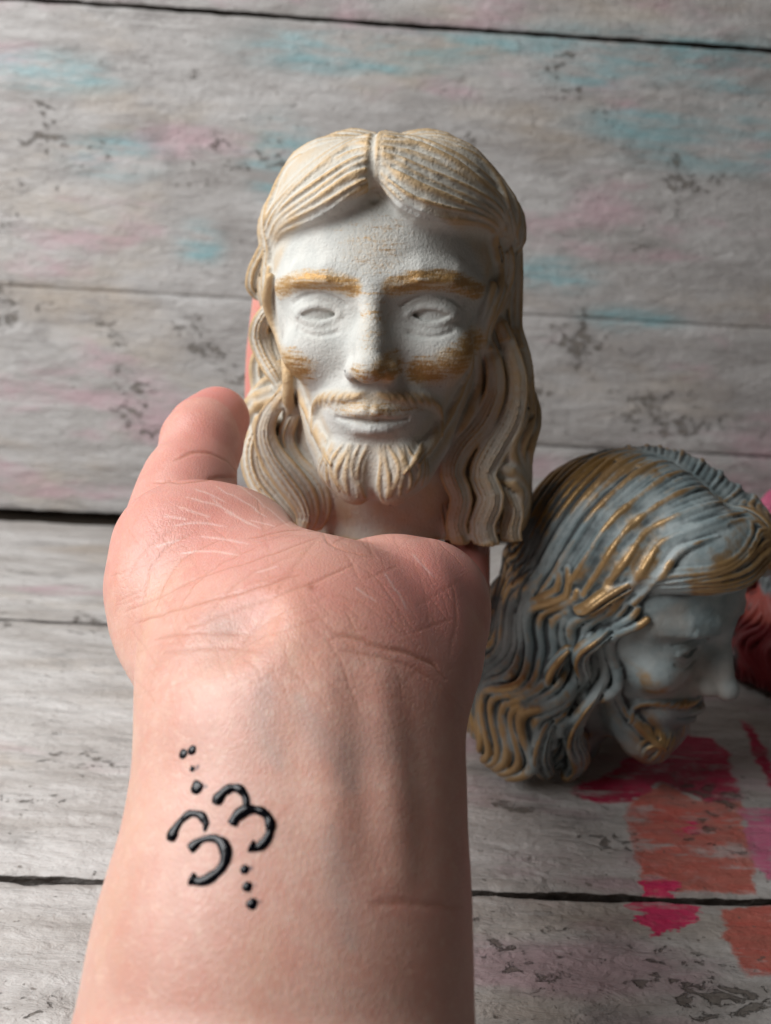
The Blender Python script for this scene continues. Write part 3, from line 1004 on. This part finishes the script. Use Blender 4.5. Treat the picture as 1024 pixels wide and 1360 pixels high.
def paint_dark():
    N = Nodes('verdigris_gold')
    p = N.pos((1, 1, 1))
    ridge, beard, hair = N.attr('ridge'), N.attr('beard'), N.attr('hair')
    blot = N.noise(p, 60, 4, .6)
    fine = N.noise(p, 500, 3, .6)
    body = N.mix(N.ramp(blot, .35, .68), (.18, .235, .245), (.33, .375, .375))
    hb = N.math('MAXIMUM', hair, beard)
    # black wash left in the grooves
    gr = N.math('MULTIPLY', N.ramp(N.math('ADD', ridge, N.math('MULTIPLY', N.math('SUBTRACT', blot, .5), .5)), .50, .26), hb)
    c = N.mix(N.math('MULTIPLY', gr, .9), body, (.022, .028, .03))
    # soot-dark patch towards the back of the hair
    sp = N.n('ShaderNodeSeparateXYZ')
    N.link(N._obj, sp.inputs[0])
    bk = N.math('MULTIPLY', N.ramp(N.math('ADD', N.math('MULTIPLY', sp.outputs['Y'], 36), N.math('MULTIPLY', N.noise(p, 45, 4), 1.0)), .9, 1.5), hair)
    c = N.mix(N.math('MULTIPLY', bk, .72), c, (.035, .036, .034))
    # bronze and gold rubbed over the high strands
    big = N.noise(N.pos((1, 1, 1), (.3, .1, .7)), 38, 3, .6)
    dry = N.math('ADD', N.math('MULTIPLY', ridge, 1.0), N.math('MULTIPLY', N.math('SUBTRACT', big, .5), 2.2))
    dry = N.math('ADD', dry, N.math('MULTIPLY', N.math('SUBTRACT', fine, .5), .35))
    dry = N.math('MULTIPLY', N.ramp(dry, .42, .80), hb)
    bronze = N.mix(N.noise(p, 90, 3), (.27, .125, .022), (.46, .27, .075))
    c = N.mix(N.math('MULTIPLY', dry, .8), c, bronze)
    warm = N.math('MULTIPLY', N.math('SUBTRACT', 1.0, hb), N.ramp(N.noise(p, 36, 3), .45, .65))
    c = N.mix(N.math('MULTIPLY', warm, .5), c, (.36, .29, .235))
    met = N.math('MULTIPLY', dry, .5)
    hgt = N.math('ADD', fine, N.noise(p, 160, 4, .6))
    return N.set(Base_Color=c, Roughness=N.math('SUBTRACT', .52, N.math('MULTIPLY', dry, .12)), Metallic=met, Normal=N.bump(hgt, .4, .0006), Specular_IOR_Level=.4)


def paint_red():
    N = Nodes('red_pink_paint')
    p = N.pos((1, 1, 1))
    sp = N.n('ShaderNodeSeparateXYZ')
    N.link(N._obj, sp.inputs[0])
    h = N.math('ADD', N.math('MULTIPLY', sp.outputs['Z'], 1000), N.math('MULTIPLY', N.noise(p, 60, 4), 26))
    c = N.mix(N.ramp(h, 48, 56), (.16, .006, .010), (.42, .085, .065))
    c = N.mix(N.ramp(h, 66, 70), c, (.26, .30, .31))
    c = N.mix(N.ramp(h, 78, 82), c, (.56, .12, .22))
    c = N.mix(N.ramp(N.noise(p, 70, 4), .58, .64), c, (.05, .03, .03))
    return N.set(Base_Color=c, Roughness=.4, Normal=N.bump(N.noise(p, 200, 4), .4, .0008))


BUST = bust_mesh()


def place(o, X, Y, Z, loc):
    mm = Matrix.Identity(4)
    for i in range(3):
        mm[i][0], mm[i][1], mm[i][2], mm[i][3] = X[i], Y[i], Z[i], loc[i] * S
    o.matrix_world = mm


GROUP = 'casts of the bearded man\'s head'
bust = obj('bust', BUST, paint_light())
place(bust, B_X, B_Y, B_UP, B_O)
tag(bust, 'white plaster bust of a long-haired bearded man, brushed with gold, held in the hand', 'bust', GROUP)


def cast(name, mat, yaw, pitch, roll, at_px, at_depth, scale, label):
    """another cast of the same sculpt, standing tipped on the boards"""
    me = BUST.copy()
    o = obj(name, me, mat)
    R = Matrix.Rotation(math.radians(yaw), 4, 'Z') @ Matrix.Rotation(math.radians(roll), 4, 'Y') @ Matrix.Rotation(math.radians(pitch), 4, 'X')
    co = np.empty(len(me.vertices) * 3, np.float32)
    me.vertices.foreach_get('co', co)
    w = co.reshape(-1, 3) @ np.array(R.to_3x3()).T * scale
    mid = np.array(R.to_3x3()) @ np.array([0, .004, .060]) * scale
    c = at(at_px[0], at_px[1], at_depth) * S
    loc = c - mid
    loc[2] = -w[:, 2].min() - 0.0004
    o.matrix_world = Matrix.Translation(loc) @ R @ Matrix.Scale(scale, 4)
    return tag(o, label, 'bust', GROUP)


cast('bust', paint_dark(), 50, 17, 0, (806, 832), 303, 0.97, 'blue-grey and bronze painted bust of a bearded man tipped forward on the planks')
cast('bust', paint_red(), 175, 8, 0, (1078, 850), 382, 0.76, 'dark red and pink painted bust standing beyond the blue-grey bust')


# ------------------------------------------------------------------ the hand and forearm
_a0, _a1 = at(367, 1360, 138), at(402, 780, 182)
A_S = (_a1 - _a0) / np.linalg.norm(_a1 - _a0)
A_U = RT - A_S * (RT @ A_S)
A_U /= np.linalg.norm(A_U)
A_N = np.cross(A_U, A_S)
A_O = at(400, 930, 160)
AM = np.stack([A_U, A_S, A_N])


def ap(px, py, d):
    return AM @ (at(px, py, d) - A_O)


def bl(x, y, z):
    """bust coordinates -> arm coordinates"""
    return AM @ (B_O + np.array([x, y, z]) @ BM - A_O)


def sculpt_hand():
    st = [(1640, 22, 655, 122), (1500, 62, 645, 130), (1360, 100, 635, 138), (1250, 122, 632, 143), (1150, 152, 628, 148), (1050, 178, 618, 153), (980, 187, 610, 157),
          (940, 196, 602, 160)]
    c = np.array([np.append(ap((l + r) / 2, y, d), (r - l) / 2 / FPX * d * 0.985) for y, l, r, d in st])
    lo = np.array([-66, c[0, 1] - 6, -134])
    hi = np.array([66, 178, 56])
    g = Sdf(lo, hi, 0.8)
    cs = spline(c, 34)
    nd = np.array([0, 0, 1.0])
    g.tube(cs[:, :3], cs[:, 3], 3, flat=(nd, 1.22))
    # palm plate under the bust
    pl = [ap(402, 872, 172), ap(402, 852, 190), ap(402, 838, 205), ap(412, 830, 222)]
    back = [ap(412, 842, 212), bl(-6, -44, -18), bl(-6, -22, -19), bl(-5, -6, -18)]
    g.tube(spline(back, 10), np.linspace(30, 31, 10), 8, flat=(AM @ B_UP, 2.6))
    g.tube(spline(pl, 8), [28, 31, 34, 34, 34, 33, 32, 31], 10, flat=(AM @ B_UP, 2.4))
    g.tube(spline([ap(400, 990, 158), ap(401, 935, 163), ap(402, 885, 170)], 8), np.linspace(25.5, 28.5, 8), 10, flat=(nd, 1.5))
    # ball of the thumb, heel of the hand
    g.ell(ap(280, 775, 190), (22.5, 22, 14), 13, rot=Matrix.Rotation(-0.35, 3, 'Z').to_quaternion())
    g.ell(ap(238, 752, 194), (11, 17, 12), 8)
    g.ell(ap(258, 716, 198), (17, 11.5, 12), 6)
    g.ell(ap(305, 735, 199), (14, 12, 10), 8)
    g.ell(ap(564, 868, 178), (7, 20, 11), 10)
    g.ell(ap(538, 826, 189), (12.6, 18, 10.5), 14, rot=Matrix.Rotation(0.22, 3, 'Z').to_quaternion())
    g.ell(ap(592, 796, 195), (7.6, 9, 7), 10)
    g.ell(ap(498, 806, 196), (18, 10, 9.5), 12)
    # thumb
    th = [ap(236, 700, 214), ap(246, 660, 221), ap(262, 612, 230), ap(271, 580, 236), ap(289, 556, 242)]
    g.tube(spline(th, 12), np.interp(np.linspace(0, 1, 12), [0, .35, .55, .75, 1], [13, 12.4, 10.6, 11.4, 9.0]), 2.5)
    # fingers: under the base of the bust, then up behind it
    F = [([(-30, -40, -13), (-36, -5, -9.5), (-42, 24, -8), (-44.5, 38, 4), (-45.5, 38, 26), (-44.5, 36, 48), (-42, 34, 69)], (9, 9, 9, 8.8, 8.6, 8.0, 6.6)),
         ([(-11, -40, -14), (-14, -5, -10), (-15, 30, -9.5), (-15, 52, -2), (-15, 58, 16), (-14, 55, 34)], (9.5, 9.2, 9, 8.8, 8.4, 6.8)),
         ([(8, -40, -14), (8, -5, -10), (8, 30, -9.5), (8, 52, -2), (8, 58, 14), (8, 56, 28)], (9.2, 9, 8.6, 8.4, 8, 6.6)),
         ([(25, -38, -14), (26, -8, -10), (27, 20, -9), (28, 40, -6), (28, 50, 4)], (8.4, 8, 7.6, 7.2, 6))]
    for pts, r in F:
        q = np.array([np.append(bl(*p), w) for p, w in zip(pts, r)])
        q = spline(q, 18)
        g.tube(q[:, :3], q[:, 3], 3)
    # hollow of the wrist, tendons, hollow between the mounds
    def hit(x, y):
        o, d = AM @ (CAM - A_O), AM @ ray(x, y)
        d /= np.linalg.norm(d)
        return g.march(o + d * 80, d, 160, .3)[0]
    g.ell(hit(296, 832) + np.array((0, 0, 1.5)), (7, 5, 2.4), 7, cut=True)
    g.ell(ap(430, 690, 197), (4, 10, 5), 6, cut=True)
    hx = [(430, 1040, 0), (438, 960, 0), (430, 890, 0)]
    for a, b, r in (((520, 1150), (497, 900), .9), ((440, 1130), (425, 890), .8)):
        q = []
        for t in np.linspace(0, 1, 10):
            x, y = a[0] + (b[0] - a[0]) * t, a[1] + (b[1] - a[1]) * t
            o, d = AM @ (CAM - A_O), AM @ ray(x, y)
            d /= np.linalg.norm(d)
            q.append(g.march(o + d * 90, d, 120, .4)[0])
        g.tube(np.array(q) - np.array((0, 0, 2.9)), [.6, 1.1, 1.6, 1.8, 1.9, 1.9, 1.8, 1.6, 1.1, .6], 5)
    return g


HAND = sculpt_hand()


def skin_hit(pts, lift=0.0):
    """where lines of sight to picture points meet the skin (arm coordinates, mm)"""
    o = AM @ (CAM - A_O)
    d = np.array([AM @ ray(a, b) for a, b in pts])
    d /= np.linalg.norm(d, axis=1)[:, None]
    h = HAND.march(o + d * 60, d, 190, .15)
    return h + HAND.normal(h) * lift


def subdivide(p, f):
    """one level of smooth quad subdivision"""
    n = len(p)
    e = np.sort(np.vstack([f[:, [i, (i + 1) % 4]] for i in range(4)]), 1)
    key = e[:, 0].astype(np.int64) * n + e[:, 1]
    uk, inv = np.unique(key, return_inverse=True)
    ue = np.stack([uk // n, uk % n], 1)
    fp = p[f].mean(1)
    m = len(f)
    sm = np.zeros((len(uk), 3))
    for k in range(3):
        sm[:, k] = np.bincount(inv, np.tile(fp[:, k], 4), minlength=len(uk))
    cnt = np.bincount(inv, minlength=len(uk))[:, None]
    ep = (p[ue[:, 0]] + p[ue[:, 1]] + sm) / (2 + cnt)
    val = np.bincount(f.ravel(), minlength=n)[:, None].astype(float)
    Fm = np.stack([np.bincount(f.ravel(), np.repeat(fp[:, k], 4), minlength=n) for k in range(3)], 1) / val
    emid = (p[ue[:, 0]] + p[ue[:, 1]]) / 2
    ev = np.bincount(ue.ravel(), minlength=n)[:, None].astype(float)
    Em = np.stack([np.bincount(ue.ravel(), np.repeat(emid[:, k], 2), minlength=n) for k in range(3)], 1) / ev
    vp = (Fm + 2 * Em + (val - 3) * p) / val
    E = inv.reshape(4, m).T + n
    C = np.arange(m) + n + len(uk)
    nf = np.vstack([np.stack([f[:, i], E[:, i], C, E[:, (i + 3) % 4]], 1) for i in range(4)])
    return np.vstack([vp, ep, fp]), nf


CREASES = [  # picture polylines, depth (mm), half width (mm)
    ([(165, 812), (210, 795), (259, 770), (345, 742), (420, 714)], .17, .35), ([(178, 828), (230, 812), (307, 790), (398, 763)], .20, .45),
    ([(240, 838), (300, 815), (360, 795), (430, 768), (470, 750)], .14, .4), ([(428, 704), (438, 722), (470, 735), (500, 740)], .14, .4),
    ([(330, 715), (375, 706), (428, 704)], .2, .45), ([(428, 706), (410, 730), (380, 770), (352, 815), (340, 850)], .08, .4),
    ([(189, 800), (200, 760), (225, 725), (262, 706)], .14, .4), ([(205, 815), (222, 770), (250, 738), (300, 715)], .14, .4),
    ([(230, 835), (250, 790), (285, 755), (345, 725)], .12, .4), ([(262, 850), (290, 800), (330, 765), (385, 738)], .10, .4),
    ([(170, 770), (190, 735), (225, 705)], .10, .4), ([(205, 850), (260, 840), (330, 842)], .16, .5), ([(215, 868), (280, 860), (350, 866)], .12, .5),
    ([(441, 842), (480, 850), (506, 859), (540, 867), (572, 882), (592, 904)], .26, .5), ([(450, 862), (500, 872), (545, 886), (580, 908)], .14, .45),
    ([(404, 800), (450, 845), (500, 880)], .08, .4), ([(440, 790), (480, 800), (520, 830), (560, 860)], .07, .4), ([(470, 770), (520, 800), (560, 850)], .06, .4),
    ([(505, 775), (525, 800), (535, 830)], .07, .35), ([(550, 745), (565, 790), (570, 830)], .05, .35), ([(600, 770), (606, 820), (596, 870)], .08, .5),
    ([(490, 1203), (530, 1198), (570, 1202), (615, 1206)], .12, .5), ([(320, 860), (345, 835), (380, 810)], .10, .4), ([(300, 880), (340, 850), (400, 830), (440, 815)], .09, .4),
    ([(205, 640), (255, 640), (310, 634), (335, 640)], .25, .7), ([(232, 612), (262, 600), (300, 612), (326, 640)], .22, .6), ([(330, 540), (338, 548)], .2, .6)]
_rs = random.Random(5)
for _k in range(150):                                            # fine crossing lines of the palm heel and wrist
    x, y = _rs.uniform(170, 610), _rs.uniform(690, 925)
    a = _rs.choice((-.45, -.35, .8, 1.0, 1.25)) + _rs.uniform(-.2, .2)
    L = _rs.uniform(14, 42)
    CREASES.append(([(x - L * math.cos(a), y - L * math.sin(a)), (x + _rs.uniform(-3, 3), y + _rs.uniform(-3, 3)), (x + L * math.cos(a), y + L * math.sin(a))], _rs.uniform(.03, .10), .22))
PALE = [[(286, 645), (320, 665), (355, 688)], [(312, 642), (340, 662), (352, 676)], [(248, 660), (290, 672), (322, 690)], [(236, 672), (280, 688)], [(225, 700), (262, 694), (300, 700)],
        [(262, 712), (296, 716), (330, 722)], [(236, 735), (276, 732), (318, 738)], [(205, 728), (240, 716)], [(330, 690), (368, 700)], [(510, 760), (530, 790), (540, 810)], [(545, 735), (575, 765)],
        [(300, 680), (345, 702)], [(216, 686), (250, 690)], [(258, 648), (300, 668)], [(352, 672), (385, 700)], [(470, 780), (500, 800)], [(280, 660), (310, 684), (340, 700)], [(340, 760), (370, 752)]]


def z5(x, y, w):
    return (90 + x * .5566, 900 + y * .5566, w)


DIGIT_A = [[z5(246, 392, 4), z5(252, 372, 4.2), z5(268, 345, 3), z5(292, 325, 2.8), z5(316, 328, 2.6), z5(330, 346, 3), z5(327, 368, 2)],
           [z5(290, 411, 3.6), z5(304, 399, 4), z5(322, 387, 2.6), z5(338, 383, 3.0), z5(358, 386, 3), z5(374, 403, 3.8), z5(378, 428, 3.6), z5(366, 456, 3.4), z5(340, 478, 3.4), z5(314, 487, 3.2), z5(292, 479, 5)]]
DIGIT_B = [[z5(354, 304, 4.4), z5(362, 286, 4), z5(380, 268, 3.4), z5(404, 263, 3.2), z5(420, 276, 3), z5(427, 298, 2.6), z5(421, 312, 2)],
           [z5(391, 353, 3.4), z5(403, 332, 4.4), z5(424, 317, 4.4), z5(444, 315, 3.6), z5(468, 322, 2.8), z5(483, 344, 3.6), z5(482, 372, 3.4), z5(468, 396, 3.4), z5(450, 406, 3), z5(434, 400, 5)]]
DOTS = ((275, 182, 5, 2), (297, 174, 4.4, 2), (307, 261, 6, 2), (429, 499, 4.6, 3), (440, 541, 4.8, 3), (422, 458, 4.2, 2), (298, 218, 3.0, 3))
STAINS = ((296, 219, 8), (310, 213, 7), (328, 258, 8), (420, 458, 9), (438, 455, 8), (430, 499, 10), (447, 496, 7), (442, 541, 10), (458, 535, 8))


def hand_mesh():
    p, f = HAND.mesh()
    e = neighbours(f)
    for _ in range(4):
        p = p + 0.5 * (lap(p, e, len(p)) - p)
    if np.einsum('ij,ij->i', p[f[:, 0]], np.cross(p[f[:, 1]], p[f[:, 2]])).sum() < 0:
        f = f[:, ::-1].copy()
    p, f = subdivide(p, f)
    n = len(p)
    nm = vnormals(p, f)
    wv = p @ AM + A_O                                           # world mm
    q = wv - CAM
    dep = q @ FW
    px, py = 512 + FPX * (q @ RT) / dep, 680 - FPX * (q @ UP) / dep
    vis = (py < 1420) & (py > 490) & (np.einsum('ij,ij->i', nm, (AM @ (CAM - A_O)) - p) > 0)
    vi = np.where(vis)[0]
    pv = p[vi]
    crease, pale, disp = np.zeros(n), np.zeros(n), np.zeros(n)

    def near(poly, half):
        pts_ = spline(poly, max(8, int(sum(math.dist(poly[i], poly[i + 1]) for i in range(len(poly) - 1)) / 4)))
        sd_ = poly[0][0] * .37 + poly[0][1] * .11
        pts_ = pts_ + 2.6 * np.column_stack([vnoise(np.arange(len(pts_)) * .33 + sd_, np.full(len(pts_), sd_)), vnoise(np.arange(len(pts_)) * .33 + sd_ + 9, np.full(len(pts_), sd_ + 3.3))])
        c = skin_hit(pts_)
        lo_, hi_ = c.min(0) - 4 * half - 1, c.max(0) + 4 * half + 1
        k = np.where(np.all((pv > lo_) & (pv < hi_), axis=1))[0]
        d = np.full(len(k), 99.0)
        for i in range(len(c) - 1):
            ba = c[i + 1] - c[i]
            w = pv[k] - c[i]
            t = np.clip((w @ ba) / (ba @ ba + 1e-9), 0, 1)
            dd = np.linalg.norm(w - t[:, None] * ba, axis=1)
            u = (i + t) / (len(c) - 1)
            d = np.minimum(d, dd / np.clip(np.minimum(u, 1 - u) * 5 + .25, 0, 1))
        return vi[k], d
    for poly, dpt, hw in CREASES:
        k, d = near(poly, hw)
        w = np.exp(-(d / hw) ** 2)
        disp[k] = np.minimum(disp[k], -dpt * w)
        crease[k] = np.maximum(crease[k], min(1, dpt / .2) * w)
    for poly in PALE:
        k, d = near(poly, .28)
        pale[k] = np.maximum(pale[k], np.exp(-(d / .28) ** 2))
    p = p + nm * disp[:, None]

    def blob(x, y, r, r2=None):
        return np.exp(-(((px - x) / r) ** 2 + ((py - y) / (r2 or r)) ** 2))
    red = .85 * blob(600, 820, 90, 120) + .8 * blob(480, 770, 170, 70) + .9 * blob(280, 580, 90, 80) + .7 * blob(260, 700, 130, 70) + .4 * blob(640, 1250, 60, 260) + .25 * blob(540, 1205, 90, 22) + .3 * blob(150, 720, 60, 140)
    red = red + 1.0 * (dep > 232)
    vein_shade = np.zeros(n)
    for poly in ([(395, 925), (430, 985), (452, 1010), (470, 1050)], [(355, 900), (350, 960), (372, 1020)], [(440, 1100), (452, 1180), (470, 1260)]):
        k, d = near(poly, 2.0)
        vein_shade[k] = np.maximum(vein_shade[k], np.exp(-(d / 2.2) ** 2))
    grey = .9 * blob(296, 832, 26, 16) + .55 * blob(500, 985, 34, 40) + .45 * blob(460, 990, 30, 26)  # shade of the wrist hollow and tendon ridges, painted into the skin
    inkm = np.zeros(n)
    for st_ in DIGIT_A + DIGIT_B:
        k, d = near([q[:2] for q in st_], 1.0)
        inkm[k] = np.maximum(inkm[k], .62 * np.exp(-(d / .95) ** 2))
    for (x, y, w) in STAINS:
        c0 = z5(x, y, w)
        inkm = np.maximum(inkm, np.where(vis, np.exp(-(np.hypot(px - c0[0], py - c0[1]) / (w * .62)) ** 2), 0) * .75)
    mole = np.exp(-(np.hypot(px - 413, py - 780) / 4.5) ** 2)
    me = mesh_from('hand', p * S, f)
    for k, v in (('crease', crease), ('pale', pale), ('red', np.clip(red, 0, 1.3)), ('vein_shade', np.clip(vein_shade + grey, 0, 1)), ('mole', np.where(vis, mole, 0)), ('ink', inkm),
                 ('heel', np.where(py < 900, 1.0, 0.0) * sstep(900, 860, py))):
        attr(me, k, v)
    return me


def skin_material():
    N = Nodes('skin')
    p = N.pos((1, 1, 1))
    mot = N.noise(p, 70, 4, .6)
    mot2 = N.noise(p, 260, 4, .65)
    c = N.mix(N.ramp(mot, .35, .66), (.545, .30, .235), (.615, .375, .30))
    c = N.mix(N.math('MULTIPLY', N.ramp(mot2, .42, .66), .42), c, (.585, .275, .21))
    mot3 = N.noise(N.pos((1, 1, 1), (.2, .4, .1)), 620, 3, .6)
    c = N.mix(N.math('MULTIPLY', N.ramp(mot3, .52, .68), .30), c, (.70, .50, .40))
    c = N.mix(N.math('MULTIPLY', N.ramp(N.noise(N.pos((1, .45, 1), (.7, .3, .1)), 34, 4, .6), .50, .68), .38), c, (.60, .405, .27))
    c = N.mix(N.math('MULTIPLY', N.attr('red'), .72), c, (.60, .225, .19))
    c = N.mix(N.math('MULTIPLY', N.attr('vein_shade'), .34), c, (.36, .30, .27))  # greyed along the veins and over the painted wrist shade
    cr = N.attr('crease')
    c = N.mix(N.math('MULTIPLY', cr, .5), c, (.40, .155, .09))
    c = N.mix(N.math('MULTIPLY', N.attr('pale'), .42), c, (.80, .64, .58))
    c = N.mix(N.math('MULTIPLY', N.attr('mole'), .75), c, (.30, .10, .06))
    ik = N.math('ADD', N.attr('ink'), N.math('MULTIPLY', N.math('SUBTRACT', N.noise(p, 1100, 3, .6), .5), 1.1))
    c = N.mix(N.math('MULTIPLY', N.ramp(ik, .30, .75), N.ramp(N.attr('ink'), .04, .2, 0, .85)), c, (.035, .028, .045))
    # skin relief: fine lozenge net plus pores
    net = N.n('ShaderNodeTexVoronoi', feature='DISTANCE_TO_EDGE')
    N.link(N.pos((1.0, .75, 1.0)), net.inputs['Vector'])
    net.inputs['Scale'].default_value = 1250
    h = N.math('ADD', N.math('MULTIPLY', N.ramp(net.outputs['Distance'], 0, .22), .5), N.math('MULTIPLY', N.noise(p, 1500, 3, .6), .45))
    lines = N.noise(N.pos((300, 1500, 300), (0, 0, 0), (0, 0, .5)), 1.0, 4, .65, .6)
    h = N.math('ADD', h, N.math('MULTIPLY', N.math('MULTIPLY', lines, N.attr('heel')), .3))
    h = N.math('ADD', h, N.math('MULTIPLY', N.noise(p, 230, 4, .6), .7))
    nb = N.bump(h, .22, .00035)
    N.b.inputs['Subsurface Radius'].default_value = (1.0, .35, .18)
    N.b.inputs['Subsurface Scale'].default_value = .0035
    return N.set(Base_Color=c, Roughness=N.ramp(mot2, .3, .7, .46, .34), Normal=nb, Subsurface_Weight=.30, Specular_IOR_Level=.42)


person = obj('person', hand_mesh(), skin_material())
place(person, A_U, A_S, A_N, A_O)
tag(person, 'bare forearm and open left hand held palm up under the white bust', 'person')


# ------------------------------------------------------------------ the inked 33 and its dots
def ink_material(name, fade):
    N = Nodes(name)
    p = N.pos((1, 1, 1))
    n = N.noise(p, 900, 4, .65)
    c = N.mix(N.ramp(n, .5, .72), (.0015, .0015, .003), (.005, .005, .009))
    if fade:
        c = N.mix(N.ramp(n, .40, .62), (.05, .04, .05), (.52, .33, .27))
        c = N.mix(N.ramp(N.noise(p, 420, 3), .40, .55), c, (.52, .33, .27))
    return N.set(Base_Color=c, Roughness=.2 if not fade else .45, Normal=N.bump(N.noise(p, 1200, 3, .6), .12, .0003), Specular_IOR_Level=.32)


INK, INK_FADED = ink_material('wet_ink', False), ink_material('faded_ink', True)


def stroke(pts, seed, k=1.0):
    """a bead of ink along picture points (x, y, half width px); returns verts and faces in arm metres"""
    c = spline(pts, max(14, len(pts) * 9))
    h = skin_hit(c[:, :2])
    nr = HAND.normal(h)
    n = len(c)
    for _ in range(6):                                          # iron out the sampling steps
        h[1:-1] = h[1:-1] * .5 + (h[:-2] + h[2:]) * .25
        nr[1:-1] = nr[1:-1] * .5 + (nr[:-2] + nr[2:]) * .25
    nr /= np.linalg.norm(nr, axis=1)[:, None]
    r = c[:, 2] / FPX * 147 * k * 1.72
    u = np.arange(n) * .13 + seed * 3
    r = r * (1 + .55 * vnoise(u, u * 0 + seed))
    tg = np.gradient(h, axis=0)
    tg /= np.linalg.norm(tg, axis=1)[:, None]
    sd = np.cross(tg, nr)
    m = 10
    V, F = [], []
    for i in range(n):
        cap = math.sqrt(max(0.03, 1 - max(0, 1 - min(i, n - 1 - i) / 2.0) ** 2))
        for j in range(m):
            a = 2 * math.pi * j / m
            wob = 1 + .12 * vnoise(np.array([u[i] * 1.7]), np.array([j * .9 + seed]))[0]
            V.append(h[i] + sd[i] * math.cos(a) * r[i] * cap * wob + nr[i] * (math.sin(a) * r[i] * .62 * cap + .03))
    for i in range(n - 1):
        for j in range(m):
            F.append((i * m + j, i * m + (j + 1) % m, (i + 1) * m + (j + 1) % m, (i + 1) * m + j))
    F.append(tuple(range(m))[::-1])
    F.append(tuple((n - 1) * m + j for j in range(m)))
    return V, F


def ink(name, strokes, mat, seed=1, label=None):
    V, F = [], []
    for i, s in enumerate(strokes):
        v, f = stroke(s, seed + i * 1.7)
        o = len(V)
        V += v
        F += [tuple(q + o for q in t) for t in f]
    me = mesh_from(name, np.array(V) * S, F)
    o = obj(name, me, mat, person)
    if label:
        o['label'] = label
    return o


ink('ink_digit', DIGIT_A, INK, 1, 'hand-inked black numeral 3 farther from the palm')
ink('ink_digit', DIGIT_B, INK, 7, 'hand-inked black numeral 3 nearer the palm')
for i, (x, y, w, L) in enumerate(DOTS):
    faded = 0
    c0 = z5(x, y, w)
    h0 = skin_hit([c0[:2]])
    n0 = HAND.normal(h0)[0]
    e1 = np.cross(n0, (0.3, 1, 0))
    e1 /= np.linalg.norm(e1)
    e2 = np.cross(n0, e1)
    V, F = [h0[0] + n0 * (.36 if not faded else .12)], []
    r0 = w * .165 * (1.0 if not faded else .85)
    for a_, (q, hgt) in enumerate(((.45, .32), (.8, .20), (1.0, .05), (1.0, -.25))):
        for j in range(16):
            t = 2 * math.pi * j / 16
            rr = r0 * q * (1 + .45 * vnoise(np.array([math.cos(t) * 1.4 + i * 7.7]), np.array([math.sin(t) * 1.4 + i]))[0])
            V.append(h0[0] + e1 * math.cos(t) * rr * (1.0 + L * .04) + e2 * math.sin(t) * rr + n0 * (hgt if not faded else hgt * .22))
    for j in range(16):
        F.append((0, 1 + j, 1 + (j + 1) % 16))
        for a_ in range(3):
            F.append((1 + a_ * 16 + j, 1 + (a_ + 1) * 16 + j, 1 + (a_ + 1) * 16 + (j + 1) % 16, 1 + a_ * 16 + (j + 1) % 16))
    obj('ink_dot', mesh_from('ink_dot', np.array(V) * S, F), INK_FADED if faded else INK, person)
